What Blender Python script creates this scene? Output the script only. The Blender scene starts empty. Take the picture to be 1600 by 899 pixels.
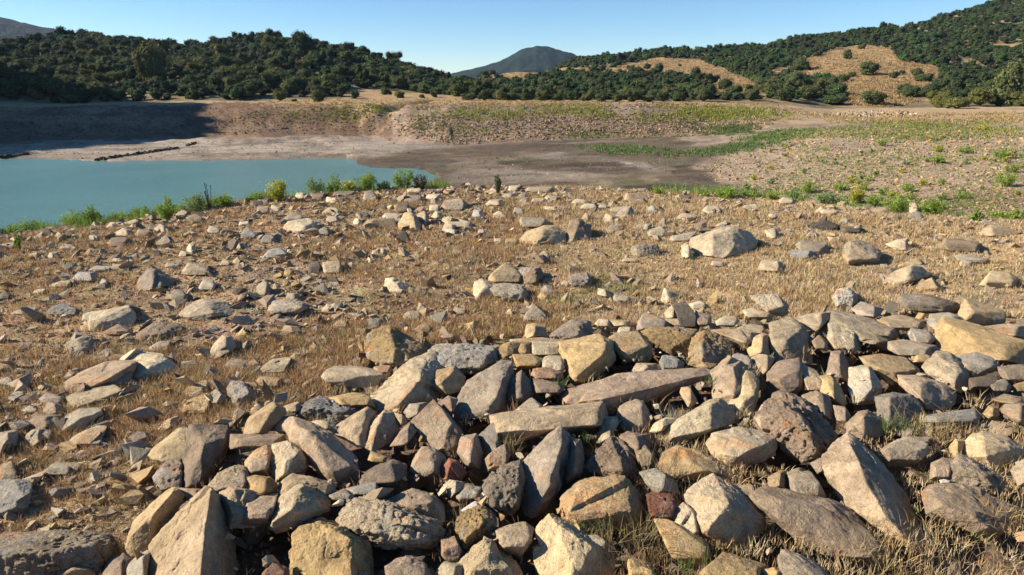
import bpy, bmesh, math, random
import numpy as np
from mathutils import Vector
R = math.radians
random.seed(7); rng = np.random.default_rng(7)
S = bpy.context.scene; C = S.collection
# ---------------------------------------------------------------- camera
F = 1067.0; HOR = 140.0; PITCH = math.atan((449.5-HOR)/F); EYE = 1.7
cd = bpy.data.cameras.new('camera'); cam = bpy.data.objects.new('camera', cd); C.objects.link(cam)
cd.sensor_width = 36; cd.lens = 36*F/1600; cd.clip_end = 8000; cd.clip_start = 0.05
cam.location = (0, 0, EYE); cam.rotation_euler = (math.pi/2-PITCH, 0, 0); S.camera = cam
# ---------------------------------------------------------------- sky and sun
SUN_EL, SUN_AZ = 29.0, -90.0      # azimuth from +Y towards +X; the sun stands on the left
w = bpy.data.worlds.new('World'); S.world = w; w.use_nodes = True
nt = w.node_tree; sky = nt.nodes.new('ShaderNodeTexSky'); sky.sky_type = 'NISHITA'; sky.sun_disc = False
sky.sun_elevation = R(SUN_EL); sky.sun_rotation = R(SUN_AZ); sky.altitude = 800; sky.air_density = 0.9; sky.dust_density = 0.0; sky.ozone_density = 3.0
hs = nt.nodes.new('ShaderNodeHueSaturation'); hs.inputs['Saturation'].default_value = 1.22; nt.links.new(sky.outputs[0], hs.inputs['Color']); nt.links.new(hs.outputs[0], nt.nodes['Background'].inputs[0]); nt.nodes['Background'].inputs[1].default_value = 0.075
sl = bpy.data.lights.new('sun', 'SUN'); sl.energy = 5.0; sl.angle = R(0.5); sl.color = (1, 0.91, 0.77)
so = bpy.data.objects.new('sun', sl); C.objects.link(so); so.location = (-50, 0, 60)
sd = Vector((math.sin(R(SUN_AZ))*math.cos(R(SUN_EL)), math.cos(R(SUN_AZ))*math.cos(R(SUN_EL)), math.sin(R(SUN_EL))))
so.rotation_euler = sd.to_track_quat('Z', 'Y').to_euler()
S.view_settings.view_transform = 'Standard'; S.view_settings.look = 'None'; S.view_settings.gamma = 1
S.view_settings.exposure = 1.05
# ---------------------------------------------------------------- maths helpers
cP, sP = math.cos(PITCH), math.sin(PITCH)
def rays(px, py):                      # direction with unit step along the camera axis
    x = (np.asarray(px, float)-800)/F; u = (449.5-np.asarray(py, float))/F
    return np.stack([x, cP+u*sP, -sP+u*cP], -1)
def project(P):
    P = np.asarray(P, float); z = P[..., 2]-EYE
    d = P[..., 1]*cP-z*sP; u = P[..., 1]*sP+z*cP; d = np.where(d < .05, 1e-6, d)
    return 800+F*P[..., 0]/d, 449.5-F*u/d, d
def hsh(i, j, k, s):
    n = (i.astype(np.int64)*374761393+j.astype(np.int64)*668265263+k.astype(np.int64)*2147483647+s*974634777) & 0xffffffff
    n = ((n ^ (n >> 13))*1274126177) & 0xffffffff; n = ((n ^ (n >> 16))*2246822519) & 0xffffffff
    return ((n ^ (n >> 15)) & 0xffff)/32767.5-1
def noise(P, s=0):
    P = np.asarray(P, float); I = np.floor(P); f = P-I; f = f*f*f*(f*(f*6-15)+10); I = I.astype(np.int64); r = 0
    for a in (0, 1):
        for b in (0, 1):
            for c in (0, 1):
                wt = (f[..., 0] if a else 1-f[..., 0])*(f[..., 1] if b else 1-f[..., 1])*(f[..., 2] if c else 1-f[..., 2])
                r = r+wt*hsh(I[..., 0]+a, I[..., 1]+b, I[..., 2]+c, s)
    return r
def n2(x, y, sc, s=0, o=3):
    r = 0; a = 1.0
    for k in range(o):
        r = r+a*noise(np.stack([x/sc*2**k, y/sc*2**k, np.zeros_like(x)+s*3.7], -1), s+k); a *= .5
    return r
def inpoly(x, y, poly):
    r = np.zeros(np.shape(x), bool); n = len(poly)
    for i in range(n):
        x0, y0 = poly[i]; x1, y1 = poly[(i+1) % n]
        if y0 == y1: continue
        r ^= ((y0 > y) != (y1 > y)) & (x < (x1-x0)*(y-y0)/(y1-y0)+x0)
    return r
def polysd(x, y, poly):                # signed distance, positive inside
    d = np.full(np.shape(x), 1e9); n = len(poly)
    for i in range(n):
        ax, ay = poly[i]; bx, by = poly[(i+1) % n]; vx, vy = bx-ax, by-ay
        t = np.clip(((x-ax)*vx+(y-ay)*vy)/(vx*vx+vy*vy+1e-9), 0, 1)
        d = np.minimum(d, np.hypot(x-ax-t*vx, y-ay-t*vy))
    return np.where(inpoly(x, y, poly), d, -d)
def ss(x, a, b):
    t = np.clip((x-a)/(b-a), 0, 1); return t*t*(3-2*t)
# ---------------------------------------------------------------- mesh and tagging helpers
def mesh(name, V, faces, mat=None, parent=None, smooth=False, col=None, link=True):
    """faces: (N,k) int array, or list of such arrays."""
    me = bpy.data.meshes.new(name); V = np.asarray(V, np.float32)
    if not isinstance(faces, list): faces = [faces]
    faces = [np.asarray(f, np.int32) for f in faces if len(f)]
    me.vertices.add(len(V)); me.vertices.foreach_set('co', V.ravel())
    idx = np.concatenate([f.ravel() for f in faces]); tot = np.concatenate([np.full(len(f), f.shape[1], np.int32) for f in faces])
    me.loops.add(len(idx)); me.loops.foreach_set('vertex_index', idx)
    me.polygons.add(len(tot)); me.polygons.foreach_set('loop_start', np.concatenate([[0], np.cumsum(tot)[:-1]]).astype(np.int32))
    me.polygons.foreach_set('use_smooth', np.full(len(tot), smooth)); me.update(calc_edges=True)
    if col is not None:
        a = me.color_attributes.new('Col', 'FLOAT_COLOR', 'POINT')
        a.data.foreach_set('color', np.concatenate([col, np.ones((len(V), 1))], 1).astype(np.float32).ravel())
    if mat: me.materials.append(mat)
    o = bpy.data.objects.new(name, me); 
    if link: C.objects.link(o)
    if parent: o.parent = parent
    return o
def tag(o, label=None, cat=None, group=None, kind=None):
    if label: o['label'] = label
    if cat: o['category'] = cat
    if group: o['group'] = group
    if kind: o['kind'] = kind
    return o
def empty(name, loc):
    o = bpy.data.objects.new(name, None); C.objects.link(o); o.location = loc; o.empty_display_size = .2; return o
_ico = {}
def ico(sub):
    if sub not in _ico:
        b = bmesh.new(); bmesh.ops.create_icosphere(b, subdivisions=sub, radius=1)
        _ico[sub] = (np.array([v.co[:] for v in b.verts]), np.array([[v.index for v in f.verts] for f in b.faces])); b.free()
    return _ico[sub]
# ---------------------------------------------------------------- materials
def newmat(name):
    m = bpy.data.materials.new(name); m.use_nodes = True; n = m.node_tree; b = n.nodes['Principled BSDF']
    b.inputs['Roughness'].default_value = .9; b.inputs['Specular IOR Level'].default_value = .2
    return m, n, b
def nd(n, t, ins=None, **kw):
    x = n.nodes.new(t)
    for k, v in kw.items(): setattr(x, k, v)
    for k, v in (ins or {}).items():
        if hasattr(v, 'is_output'): n.links.new(v, x.inputs[k])
        else: x.inputs[k].default_value = v
    return x
def ramp(n, fac, stops):
    r = n.nodes.new('ShaderNodeValToRGB'); n.links.new(fac, r.inputs[0]); e = r.color_ramp.elements
    for i, (p, c) in enumerate(stops):
        if i > 1: e.new(p)
        e[i].position = p; e[i].color = (c, c, c, 1) if isinstance(c, (int, float)) else (*c, 1)
    return r.outputs[0]
def mixc(n, fac, a, b, mode='MIX'):
    m = n.nodes.new('ShaderNodeMix'); m.data_type = 'RGBA'; m.blend_type = mode
    for s, v in ((0, fac), (6, a), (7, b)):
        if hasattr(v, 'is_output'): n.links.new(v, m.inputs[s])
        else: m.inputs[s].default_value = v if isinstance(v, (int, float)) else (*v, 1)
    return m.outputs[2]
def noi(n, vec, sc, det=4, rough=.6, dist=0):
    return nd(n, 'ShaderNodeTexNoise', {'Vector': vec, 'Scale': sc, 'Detail': det, 'Roughness': rough, 'Distortion': dist}).outputs[0]
def mth(n, op, a, b=0.5):
    m = nd(n, 'ShaderNodeMath', operation=op)
    for i, v in enumerate((a, b)):
        if hasattr(v, 'is_output'): n.links.new(v, m.inputs[i])
        else: m.inputs[i].default_value = v
    return m.outputs[0]

def rock_material(name, kind):
    m, n, b = newmat(name); oi = nd(n, 'ShaderNodeObjectInfo'); tc = nd(n, 'ShaderNodeTexCoord')
    off = nd(n, 'ShaderNodeVectorMath', {0: tc.outputs['Object']}, operation='ADD')
    rv = nd(n, 'ShaderNodeCombineXYZ', {0: mth(n, 'MULTIPLY', oi.outputs['Random'], 37.), 1: mth(n, 'MULTIPLY', oi.outputs['Random'], 91.), 2: mth(n, 'MULTIPLY', oi.outputs['Random'], 13.)})
    n.links.new(rv.outputs[0], off.inputs[1]); v = off.outputs[0]
    big = noi(n, v, 4, 5, .6, .6); mid = noi(n, v, 22, 6, .7); fine = noi(n, v, 140, 4, .7)
    c = oi.outputs['Color']
    c = mixc(n, .75, c, ramp(n, big, [(.3, .62), (.5, 1.0), (.72, 1.3)]), 'MULTIPLY')
    c = mixc(n, .85, c, ramp(n, mid, [(.3, .62), (.5, 1.0), (.72, 1.28)]), 'MULTIPLY'); c = mixc(n, .5, c, ramp(n, noi(n, v, 9, 8, .75, .5), [(.38, .66), (.52, 1.), (.66, 1.2)]), 'MULTIPLY'); c = mixc(n, ramp(n, noi(n, v, 2.2, 6, .7, 1.5), [(.5, 0.), (.62, .45)]), c, mixc(n, 1., c, (1.12, 1.04, .82), 'MULTIPLY'))
    c = mixc(n, .75, c, ramp(n, fine, [(.3, .6), (.55, 1.0), (.75, 1.3)]), 'MULTIPLY'); c = mixc(n, ramp(n, noi(n, v, 75, 3, .6), [(.66, 0.), (.72, .75)]), c, (.13, .10, .075))
    # warm iron stain and grey lichen, each with its own patches
    st = ramp(n, noi(n, v, 3.1, 5, .65, 1.2), [(.56, 0.), (.68, .7)])
    c = mixc(n, st, c, mixc(n, 1., c, (1.25, .84, .55), 'MULTIPLY'))
    off2 = nd(n, 'ShaderNodeVectorMath', {0: v, 1: (5.3, 1.1, 8.7)}, operation='ADD').outputs[0]
    li = ramp(n, noi(n, off2, 5.5, 7, .72, .3), [(.62, 0.), (.72, .5)] if kind != 'rough' else [(.54, 0.), (.66, .6)])
    c = mixc(n, li, c, (.27, .25, .225) if kind != 'rough' else (.42, .41, .39))
    sp = nd(n, 'ShaderNodeTexVoronoi', {'Vector': v, 'Scale': 42.}).outputs[0]
    c = mixc(n, mth(n, 'MULTIPLY', ramp(n, sp, [(.10, .8), (.2, 0.)]), ramp(n, mid, [(.5, 0.), (.62, 1.)])), c, (.10, .085, .07))
    # bedding
    vr = nd(n, 'ShaderNodeVectorRotate', {'Vector': v, 'Rotation': nd(n, 'ShaderNodeVectorMath', {0: rv.outputs[0], 1: (.9, .37, .61)}, operation='MULTIPLY').outputs[0]}, rotation_type='EULER_XYZ').outputs[0]
    sc = nd(n, 'ShaderNodeVectorMath', {0: vr, 1: (4., 4., 26.) if kind != 'strata' else (9., 6., 60.)}, operation='MULTIPLY').outputs[0]
    bed = noi(n, sc, 1., 4, .6, .4)
    c = mixc(n, .25 if kind != 'strata' else .6, c, ramp(n, bed, [(.35, .65), (.6, 1.15)]), 'MULTIPLY')
    n.links.new(c, b.inputs['Base Color'])
    cr = nd(n, 'ShaderNodeTexVoronoi', {'Vector': nd(n, 'ShaderNodeVectorMath', {0: v, 1: nd(n, 'ShaderNodeTexNoise', {'Vector': v, 'Scale': 9.}).outputs[1]}, operation='ADD').outputs[0], 'Scale': 7.}, feature='DISTANCE_TO_EDGE').outputs[0]
    crk = ramp(n, cr, [(0., 0.), (.03, 1.)])
    k = {'smooth': 1., 'rough': 2.2, 'strata': 1.3}[kind]
    md2 = noi(n, v, 58, 5, .75); h = mth(n, 'ADD', mth(n, 'MULTIPLY', mid, .013*k), mth(n, 'MULTIPLY', fine, .0042*k)); h = mth(n, 'ADD', h, mth(n, 'MULTIPLY', md2, .0085*k))
    h = mth(n, 'ADD', h, mth(n, 'MULTIPLY', mth(n, 'MULTIPLY', crk, ramp(n, big, [(.5, 0.), (.62, 1.)])), .002)); h = mth(n, 'ADD', h, mth(n, 'MULTIPLY', bed, .0045*k))
    if kind == 'rough':
        h = mth(n, 'ADD', h, mth(n, 'MULTIPLY', ramp(n, sp, [(.0, 0.), (.35, 1.)]), .008))
    h = mth(n, 'ADD', h, mth(n, 'MULTIPLY', ramp(n, sp, [(.05, 0.), (.16, 1.)]), .003))
    bp = nd(n, 'ShaderNodeBump', {'Strength': 1., 'Distance': 1., 'Height': h}); n.links.new(bp.outputs[0], b.inputs['Normal'])
    return m
def vcol_material(name, rough=.95, var=.5, sc=30., bump=0., trans=0., objvar=False):
    m, n, b = newmat(name); a = nd(n, 'ShaderNodeAttribute', attribute_name='Col').outputs[0]
    g = nd(n, 'ShaderNodeNewGeometry'); nz = noi(n, g.outputs['Position'], sc, 4, .65)
    c = mixc(n, var, a, ramp(n, nz, [(.3, .55), (.5, 1.), (.7, 1.4)]), 'MULTIPLY')
    if objvar:
        oi = nd(n, 'ShaderNodeObjectInfo').outputs['Random']
        c = mixc(n, 1., c, ramp(n, oi, [(0., (.62, .74, .72)), (.5, (1., 1., 1.)), (1., (1.5, 1.22, .85))]), 'MULTIPLY')
    n.links.new(c, b.inputs['Base Color']); b.inputs['Roughness'].default_value = rough
    if bump:
        bp = nd(n, 'ShaderNodeBump', {'Strength': 1., 'Distance': bump, 'Height': nz}); n.links.new(bp.outputs[0], b.inputs['Normal'])
    if trans:
        t = nd(n, 'ShaderNodeBsdfTranslucent', {0: c}); mx = nd(n, 'ShaderNodeMixShader', {0: trans, 1: b.outputs[0], 2: t.outputs[0]})
        n.links.new(mx.outputs[0], n.nodes['Material Output'].inputs[0])
    return m
M_SMOOTH = rock_material('sandstone', 'smooth'); M_ROUGH = rock_material('weathered_limestone', 'rough'); M_STRATA = rock_material('layered_sandstone', 'strata')
M_STONES = vcol_material('loose_stones', var=.5, sc=60., bump=.006)
M_GRASS = vcol_material('dry_grass', var=.0, trans=.25)
M_LEAF = vcol_material('foliage', var=.3, sc=3., trans=.1, objvar=True)
M_HERB = vcol_material('herb_leaf', var=.2, sc=8., trans=.3)
M_BARK = vcol_material('bark', var=.5, sc=12.)
# ---------------------------------------------------------------- terrain
# Lines of the land (rim, foot, lake floor, bank, hill foot, ridge) run round the viewpoint; each entry is
# (photo x, photo y, 'z' height | 'd' distance, value) or ('t', bearing in degrees, range, height).
WZ = -7.0
def line(pts):
    out = []
    for p in pts:
        if p[0] == 't': out.append((p[1], p[2], p[3])); continue
        px, py, k, v = p; d = rays(px, py); s = (v-EYE)/d[2] if k == 'z' else v
        out.append((math.degrees(math.atan2(d[0], d[1])), s*math.hypot(d[0], d[1]), EYE+s*d[2]))
    out.sort(); return np.array(out)
RIM = line([('t', -180, 60, .3), ('t', -110, 40, .3), ('t', -60, 7.5, -.35), (0, 368, 'z', -.25), (200, 343, 'z', -.15), (420, 309, 'z', 0), (600, 295, 'z', 0), (900, 293, 'z', 0), (1200, 308, 'z', 0), (1400, 332, 'z', 0), (1600, 347, 'z', 0), ('t', 60, 9, 0), ('t', 110, 40, .3), ('t', 180, 60, .3)])
def off(base, dr, zf):
    o = base.copy(); o[:, 1] += dr; o[:, 2] = [zf(t) for t in o[:, 0]]; return o
zi = lambda xs, zs: (lambda t: float(np.interp(t, xs, zs)))
FOOT = off(RIM, 10, zi([-180, -110, -37, 0, 10, 37, 60, 110, 180], [0.5, -2, -8, -7.6, -6.3, -4.6, -4.5, -2, .5]))
BOT = off(FOOT, 14, zi([-180, -110, -37, -8, 5, 15, 37, 60, 110, 180], [0.8, -3, -8.6, -7.6, -6.7, -6.1, -4.4, -4.2, -2, .8]))
SHORE = line([('t', -180, 100, 1), ('t', -110, 90, -4), ('t', -60, 110, -6.2), (0, 223, 'z', -6.3), (240, 217, 'z', -6.3), (420, 214, 'z', -6.2), (560, 212, 'z', -6.1), (640, 223, 'z', -6.3), (700, 228, 'z', -6.4), (830, 220, 'z', -6), (1000, 213, 'z', -5.6), (1100, 208, 'z', -5.2), (1300, 205, 'd', 95), (1600, 200, 'd', 90), ('t', 60, 90, -3), ('t', 110, 100, 0), ('t', 180, 100, 1)])
BANK = line([('t', -180, 130, 2), ('t', -110, 130, 0), ('t', -60, 130, -1), (0, 166, 'd', 135), (350, 160, 'd', 135), (560, 161, 'd', 130), (640, 163, 'd', 125), (700, 162, 'd', 125), (1000, 161, 'd', 125), (1200, 166, 'd', 130), (1300, 177, 'd', 135), (1600, 172, 'd', 130), ('t', 60, 130, -1), ('t', 110, 130, 1), ('t', 180, 130, 2)])
HF = line([('t', -180, 160, 3), ('t', -110, 160, 3), ('t', -60, 150, 2), (0, 162, 'd', 150), (350, 158, 'd', 150), (520, 154, 'd', 153), (700, 155, 'd', 150), (900, 157, 'd', 145), (1200, 162, 'd', 150), (1300, 171, 'd', 155), (1600, 167, 'd', 150), ('t', 60, 150, 2), ('t', 110, 160, 3), ('t', 180, 160, 3)])
MID = line([('t', -180, 200, 8), ('t', -110, 200, 14), ('t', -75, 175, 36), ('t', -47, 175, 34), ('t', -40, 185, 14), (0, 116, 'd', 190), (200, 112, 'd', 190), (400, 107, 'd', 195), (480, 115, 'd', 190), (520, 124, 'd', 190), (620, 142, 'd', 185), (700, 147, 'd', 185), (760, 142, 'd', 200), (850, 140, 'd', 215), (1000, 133, 'd', 215), (1100, 136, 'd', 210), (1300, 128, 'd', 220), (1600, 128, 'd', 215), ('t', 60, 215, 5), ('t', 110, 200, 8), ('t', 180, 200, 8)])
UP = line([('t', -180, 260, 14), ('t', -110, 250, 30), ('t', -75, 210, 58), ('t', -48, 210, 50), ('t', -40, 225, 16), (0, 96, 'd', 225), (100, 90, 'd', 225), (200, 88, 'd', 228), (400, 84, 'd', 228), (520, 100, 'd', 220), (620, 122, 'd', 215), (700, 135, 'd', 218), (760, 134, 'd', 260), (850, 124, 'd', 300), (1000, 106, 'd', 300), (1100, 107, 'd', 290), (1300, 90, 'd', 300), (1600, 68, 'd', 290), ('t', 60, 290, 30), ('t', 110, 280, 20), ('t', 180, 260, 14)])
RIDGE = line([('t', -180, 380, 30), ('t', -110, 330, 45), ('t', -75, 260, 62), ('t', -48, 250, 46), ('t', -40, 265, 16), (0, 83, 'd', 262), (60, 70, 'd', 262), (110, 62, 'd', 262), (160, 60, 'd', 262), (230, 68, 'd', 260), (300, 74, 'd', 260), (350, 64, 'd', 260), (420, 60, 'd', 260), (500, 72, 'd', 258), (560, 82, 'd', 255), (620, 104, 'd', 250), (660, 114, 'd', 248), (700, 123, 'd', 245), (740, 126, 'd', 270), (780, 122, 'd', 350), (850, 112, 'd', 400), (900, 99, 'd', 420), (960, 92, 'd', 430), (1050, 80, 'd', 430), (1130, 76, 'd', 430), (1200, 73, 'd', 430), (1280, 60, 'd', 430), (1350, 52, 'd', 430), (1440, 38, 'd', 430), (1500, 18, 'd', 440), (1600, -10, 'd', 440), ('t', 50, 440, 90), ('t', 110, 400, 40), ('t', 180, 380, 30)])
BACK = RIDGE.copy(); BACK[:, 1] += 160; BACK[:, 2] -= 26
FAR = BACK.copy(); FAR[:, 1] = 1100; FAR[:, 2] = -6
FAR2 = BACK.copy(); FAR2[:, 1] = 5000; FAR2[:, 2] = -40
LINES = [RIM, FOOT, BOT, SHORE, BANK, HF, MID, UP, RIDGE, BACK, FAR, FAR2]
def wpt(px, py, z):
    d = rays(px, py); s = (z-EYE)/d[2]; return (s*d[0], s*d[1])
LAKE = [wpt(x, y, WZ) for x, y in [(-420, 262), (-150, 252), (0, 250), (60, 248), (110, 250), (150, 253), (200, 252), (280, 251), (400, 250), (480, 247), (535, 246), (552, 250), (560, 257), (585, 262), (630, 263), (665, 266), (682, 272), (684, 279), (668, 290), (620, 305)]]+[(-9, 38), (-14, 26), (-22, 18), (-32, 8), (-120, 0)]
PILE = [wpt(x, y, 0) for x, y in [(575, 545), (690, 530), (790, 520), (960, 505), (1200, 495), (1500, 488), (1800, 500)]]+[(4, 1.0), (-1.6, 1.0)]+[wpt(x, y, 0) for x, y in [(195, 899), (215, 800), (235, 700), (340, 650), (500, 610)]]
def height_exact(x, y):
    x = np.asarray(x, float); y = np.asarray(y, float)
    t = np.degrees(np.arctan2(x, y)); r = np.hypot(x, y)
    rs = [np.zeros_like(r)]+[np.interp(t, L[:, 0], L[:, 1]) for L in LINES]
    zs = [np.zeros_like(r)]+[np.interp(t, L[:, 0], L[:, 2]) for L in LINES]
    z = np.zeros_like(r)
    for k in range(len(LINES)):
        u = np.clip((r-rs[k])/(rs[k+1]-rs[k]), 0, 1)
        if k == 0: u = u**3
        elif k in (1, 3, 4): u = .5*u+.5*u*u*(3-2*u)
        z = z+u*(zs[k+1]-zs[k])
    z = z+n2(x, y, 1.1, 1)*.022*ss(r, .5, 2)+n2(x, y, .28, 5, 2)*.008*(r < 30)
    far = ss(r, 26, 60); z = z+far*n2(x, y, 14, 9, 4)*.22+ss(r, 100, 118)*(t < -5)*n2(x, y, 7, 10, 4)*.45*(1-ss(r, 135, 150))+far*n2(x, y, 2.5, 19, 2)*.05+ss(r, 150, 230)*n2(x, y, 45, 13, 3)*1.6
    # eroded gully left of the stony bank
    gx, gy = wpt(590, 176, -2.2); g2x, g2y = wpt(690, 165, -1.6)
    z = z-1.3*np.exp(-((polysd(x, y, [(gx-6, gy-7), (gx+1, gy), (g2x, g2y), (g2x-1, g2y+.6), (gx, gy+1)]))/1.6)**2)*(r > 60)
    s = polysd(x, y, LAKE)+.5*n2(x, y, 5, 23, 3)*(r > 45)
    z = np.where(s > 0, np.minimum(z, WZ-.03-.12*np.minimum(s, 14)), np.maximum(z, WZ+.03+.045*np.minimum(-s, 12))*1.)
    return z
_hth = np.concatenate([np.arange(-180, -46, 2.), np.arange(-46, 46, .115), np.arange(46, 180, 2.)]); _hrr = np.concatenate([np.geomspace(.35, 150, 400), np.geomspace(150, 520, 130)[1:], np.geomspace(520, 2700, 20)[1:]])
def _grid():
    T, Rr = np.meshgrid(np.radians(_hth), _hrr, indexing='ij'); return height_exact(Rr*np.sin(T), Rr*np.cos(T))
_HG = _grid(); _lr = np.log(_hrr)
def height(x, y):                      # reads the finished ground mesh
    x = np.asarray(x, float); y = np.asarray(y, float); sh = np.broadcast(x, y).shape; x = np.broadcast_to(x, sh); y = np.broadcast_to(y, sh)
    t = np.interp(np.degrees(np.arctan2(x, y)), _hth, np.arange(len(_hth))); r = np.interp(np.log(np.maximum(np.hypot(x, y), .351)), _lr, np.arange(len(_hrr)))
    i = np.minimum(t.astype(int), len(_hth)-2); j = np.minimum(r.astype(int), len(_hrr)-2); u = t-i; v = r-j
    return (_HG[i, j]*(1-u)+_HG[i+1, j]*u)*(1-v)+(_HG[i, j+1]*(1-u)+_HG[i+1, j+1]*u)*v
def pile(x, y):
    x = np.asarray(x, float); y = np.asarray(y, float); out = np.zeros(np.broadcast(x, y).shape); k = (np.abs(x) < 8) & (y > .5) & (y < 8)
    if k.any(): out[k] = .20*ss(polysd(x[k], y[k], PILE), -.02, .45)
    return out
def surf(x, y): return height(x, y)+pile(x, y)
def hit(px, py, fn=height, tmax=900.):
    px = np.atleast_1d(np.asarray(px, float)); py = np.atleast_1d(np.asarray(py, float)); out = []
    for c in range(0, len(px), 1500):
        d = rays(px[c:c+1500], py[c:c+1500]); ts = np.geomspace(.7, tmax, 420)
        P = d[:, None, :]*ts[None, :, None]; below = (P[..., 2]+EYE) < fn(P[..., 0], P[..., 1])
        k = below.argmax(1); k = np.where(below.any(1), np.maximum(k, 1), len(ts)-1); lo = ts[k-1]; hi = ts[k]
        for _ in range(9):
            m = (lo+hi)/2; p = d*m[:, None]; b = (p[:, 2]+EYE) < fn(p[:, 0], p[:, 1]); hi = np.where(b, m, hi); lo = np.where(b, lo, m)
        p = d*hi[:, None]; p[:, 2] += EYE; p = np.where(below.any(1)[:, None], p, np.nan); out.append(p)
    return np.concatenate(out)
# golden fields free of trees, given as areas of the hillside
FIELDS = [[(755, 118), (800, 112), (830, 110), (930, 105), (925, 114), (860, 118), (800, 131), (765, 127)],
          [(915, 119), (965, 105), (1020, 91), (1090, 92), (1120, 105), (1190, 132), (1190, 152), (1110, 154), (1110, 130), (1080, 121), (1020, 113), (975, 118)],
          [(1200, 114), (1250, 97), (1305, 76), (1350, 71), (1392, 75), (1407, 95), (1440, 101), (1468, 108), (1475, 134), (1440, 142), (1405, 146), (1440, 160), (1390, 168), (1330, 165), (1310, 141), (1298, 130), (1235, 124), (1205, 120)],
          [(1545, 71), (1600, 67), (1600, 78), (1550, 80)], [(1395, 41), (1442, 43), (1442, 50), (1398, 49)], [(1500, 94), (1530, 92), (1525, 99), (1500, 100)],
          [(540, 138), (620, 142), (720, 152), (780, 158), (700, 166), (500, 166), (480, 160), (530, 156)]]
def build_terrain():
    th = np.concatenate([np.arange(-180, -46, 2.), np.arange(-46, 46, .115), np.arange(46, 180, 2.)])
    rr = np.concatenate([np.geomspace(.35, 150, 400), np.geomspace(150, 520, 130)[1:], np.geomspace(520, 2700, 20)[1:]])
    T, Rr = np.meshgrid(np.radians(th), rr, indexing='ij'); X = Rr*np.sin(T); Y = Rr*np.cos(T); Z = _HG
    nt_, nr = T.shape; V = np.concatenate([np.stack([X, Y, Z], -1).reshape(-1, 3), [[0, 0, 0]]])
    i = np.arange(nt_)[:, None]; j = np.arange(nr-1)[None]; i2 = (i+1) % nt_
    q = np.stack([i*nr+j, i*nr+j+1, i2*nr+j+1, i2*nr+j], -1).reshape(-1, 4)[:, ::-1]
    ctr = np.stack([np.full(nt_, len(V)-1), np.arange(nt_)*nr, ((np.arange(nt_)+1) % nt_)*nr], -1)[:, ::-1]
    # soils, and shade painted on the ground inside the pile
    x, y, z = V[:, 0], V[:, 1], V[:, 2]; px, py, dd = project(V); front = y > 1
    wob = 1+.0*x; jx = n2(x, y, 7, 31, 4)*16; jy = n2(x, y, 6, 37, 4)*3.4; qx = px+jx; qy = py+jy
    t = np.degrees(np.arctan2(x, y)); r = np.hypot(x, y); f = lambda L: np.interp(t, L[:, 0], L[:, 1])
    col = np.zeros((len(V), 3)); pile_ = pile
    def soft(qx, qy, P, w_=3.): return ss(polysd(qx/3.5, qy, [(u/3.5, v) for u, v in P]), -w_*.5, w_*.8)
    def put(mask, c, k=1.):
        mk = np.clip(mask*k, 0, 1)[:, None] if mask.dtype != bool else (mask*k)[:, None]
        col[:] = col*(1-mk)+np.array(c)*mk
    put(np.ones(len(V)), (.33, .225, .125))
    g = ss(n2(x, y, .9, 41, 3), -.3, .5); put(g, (.38, .26, .14), .6); put(ss(x, 0, 2)*(r < 14), (.42, .30, .165), .7); put(ss(n2(x, y, .5, 43, 3), .1, .7), (.23, .16, .105), .7)
    beyond = ss(r-f(RIM), -.2, .8)
    put(beyond, (.28, .205, .14)); put(beyond*ss(n2(x, y, 3, 45, 3), 0, .8), (.20, .145, .105), .7)
    MUD = [(560, 246), (640, 238), (720, 228), (830, 219), (1060, 214), (1085, 226), (1180, 222), (1130, 245), (1085, 262), (1120, 285), (1180, 300), (1150, 330), (560, 330), (690, 285)]
    far_ = (r > f(BOT)-14) & front
    put(far_*soft(qx, qy, MUD, 4.), (.12, .083, .050)); put(far_*soft(qx, qy, MUD, 4.)*ss(n2(x*.35, y*1.2, 3.2, 171, 4), .0, .5), (.068, .050, .034), .8); put(far_*soft(qx, qy, MUD, 4.)*ss(n2(x*.3, y*1.4, 4.1, 175, 4), .15, .6), (.24, .185, .13), .7); put(far_*soft(qx, qy, MUD, 4.)*ss(n2(x, y, 9, 179, 4), .2, .7), (.095, .10, .045), .5)
    for P, c, k in [([(0, 226), (240, 219), (420, 216), (600, 214), (700, 224), (715, 231), (640, 238), (600, 243), (400, 246), (0, 256), (-300, 260), (-300, 230)], (.33, .27, .205), .95),
                    ([(760, 236), (900, 240), (1000, 250), (960, 254), (820, 246)], (.22, .18, .14), .6),
                    ([(740, 262), (860, 268), (980, 272), (900, 284), (700, 292), (690, 275)], (.27, .22, .17), .7),
                    ([(960, 250), (1015, 255), (1030, 264), (985, 262)], (.38, .33, .28), .8),
                    ([(840, 240), (870, 238), (890, 246), (850, 248)], (.36, .31, .26), .7),
                    ([(610, 226), (680, 226), (720, 231), (700, 240), (600, 240)], (.24, .20, .16), .5),
                    ([(1095, 258), (1150, 242), (1250, 214), (1330, 205), (1700, 200), (1700, 320), (1300, 310), (1180, 296), (1110, 276)], (.33, .25, .17), .8),
                    ([(1480, 300), (1700, 300), (1700, 345), (1400, 330)], (.15, .10, .07), .7),
                    ([(1250, 230), (1330, 226), (1330, 236), (1260, 238)], (.22, .16, .12), .5)]:
        put(far_*soft(qx, qy, P, 5.), c, k*.9)
    streak = ss(noise(np.stack([x*.12, y*.5, z*0], -1), 51)+.5*noise(np.stack([x*.3, y*1.6, z*0], -1), 52), .0, .8)
    put(far_ & (z < -5.4) & (px < 1100), (.09, .068, .052), .0); col[:] = np.where((far_ & (z < -5.2) & (px < 1120))[:, None], col*(1-.5*streak[:, None]), col)
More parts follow.
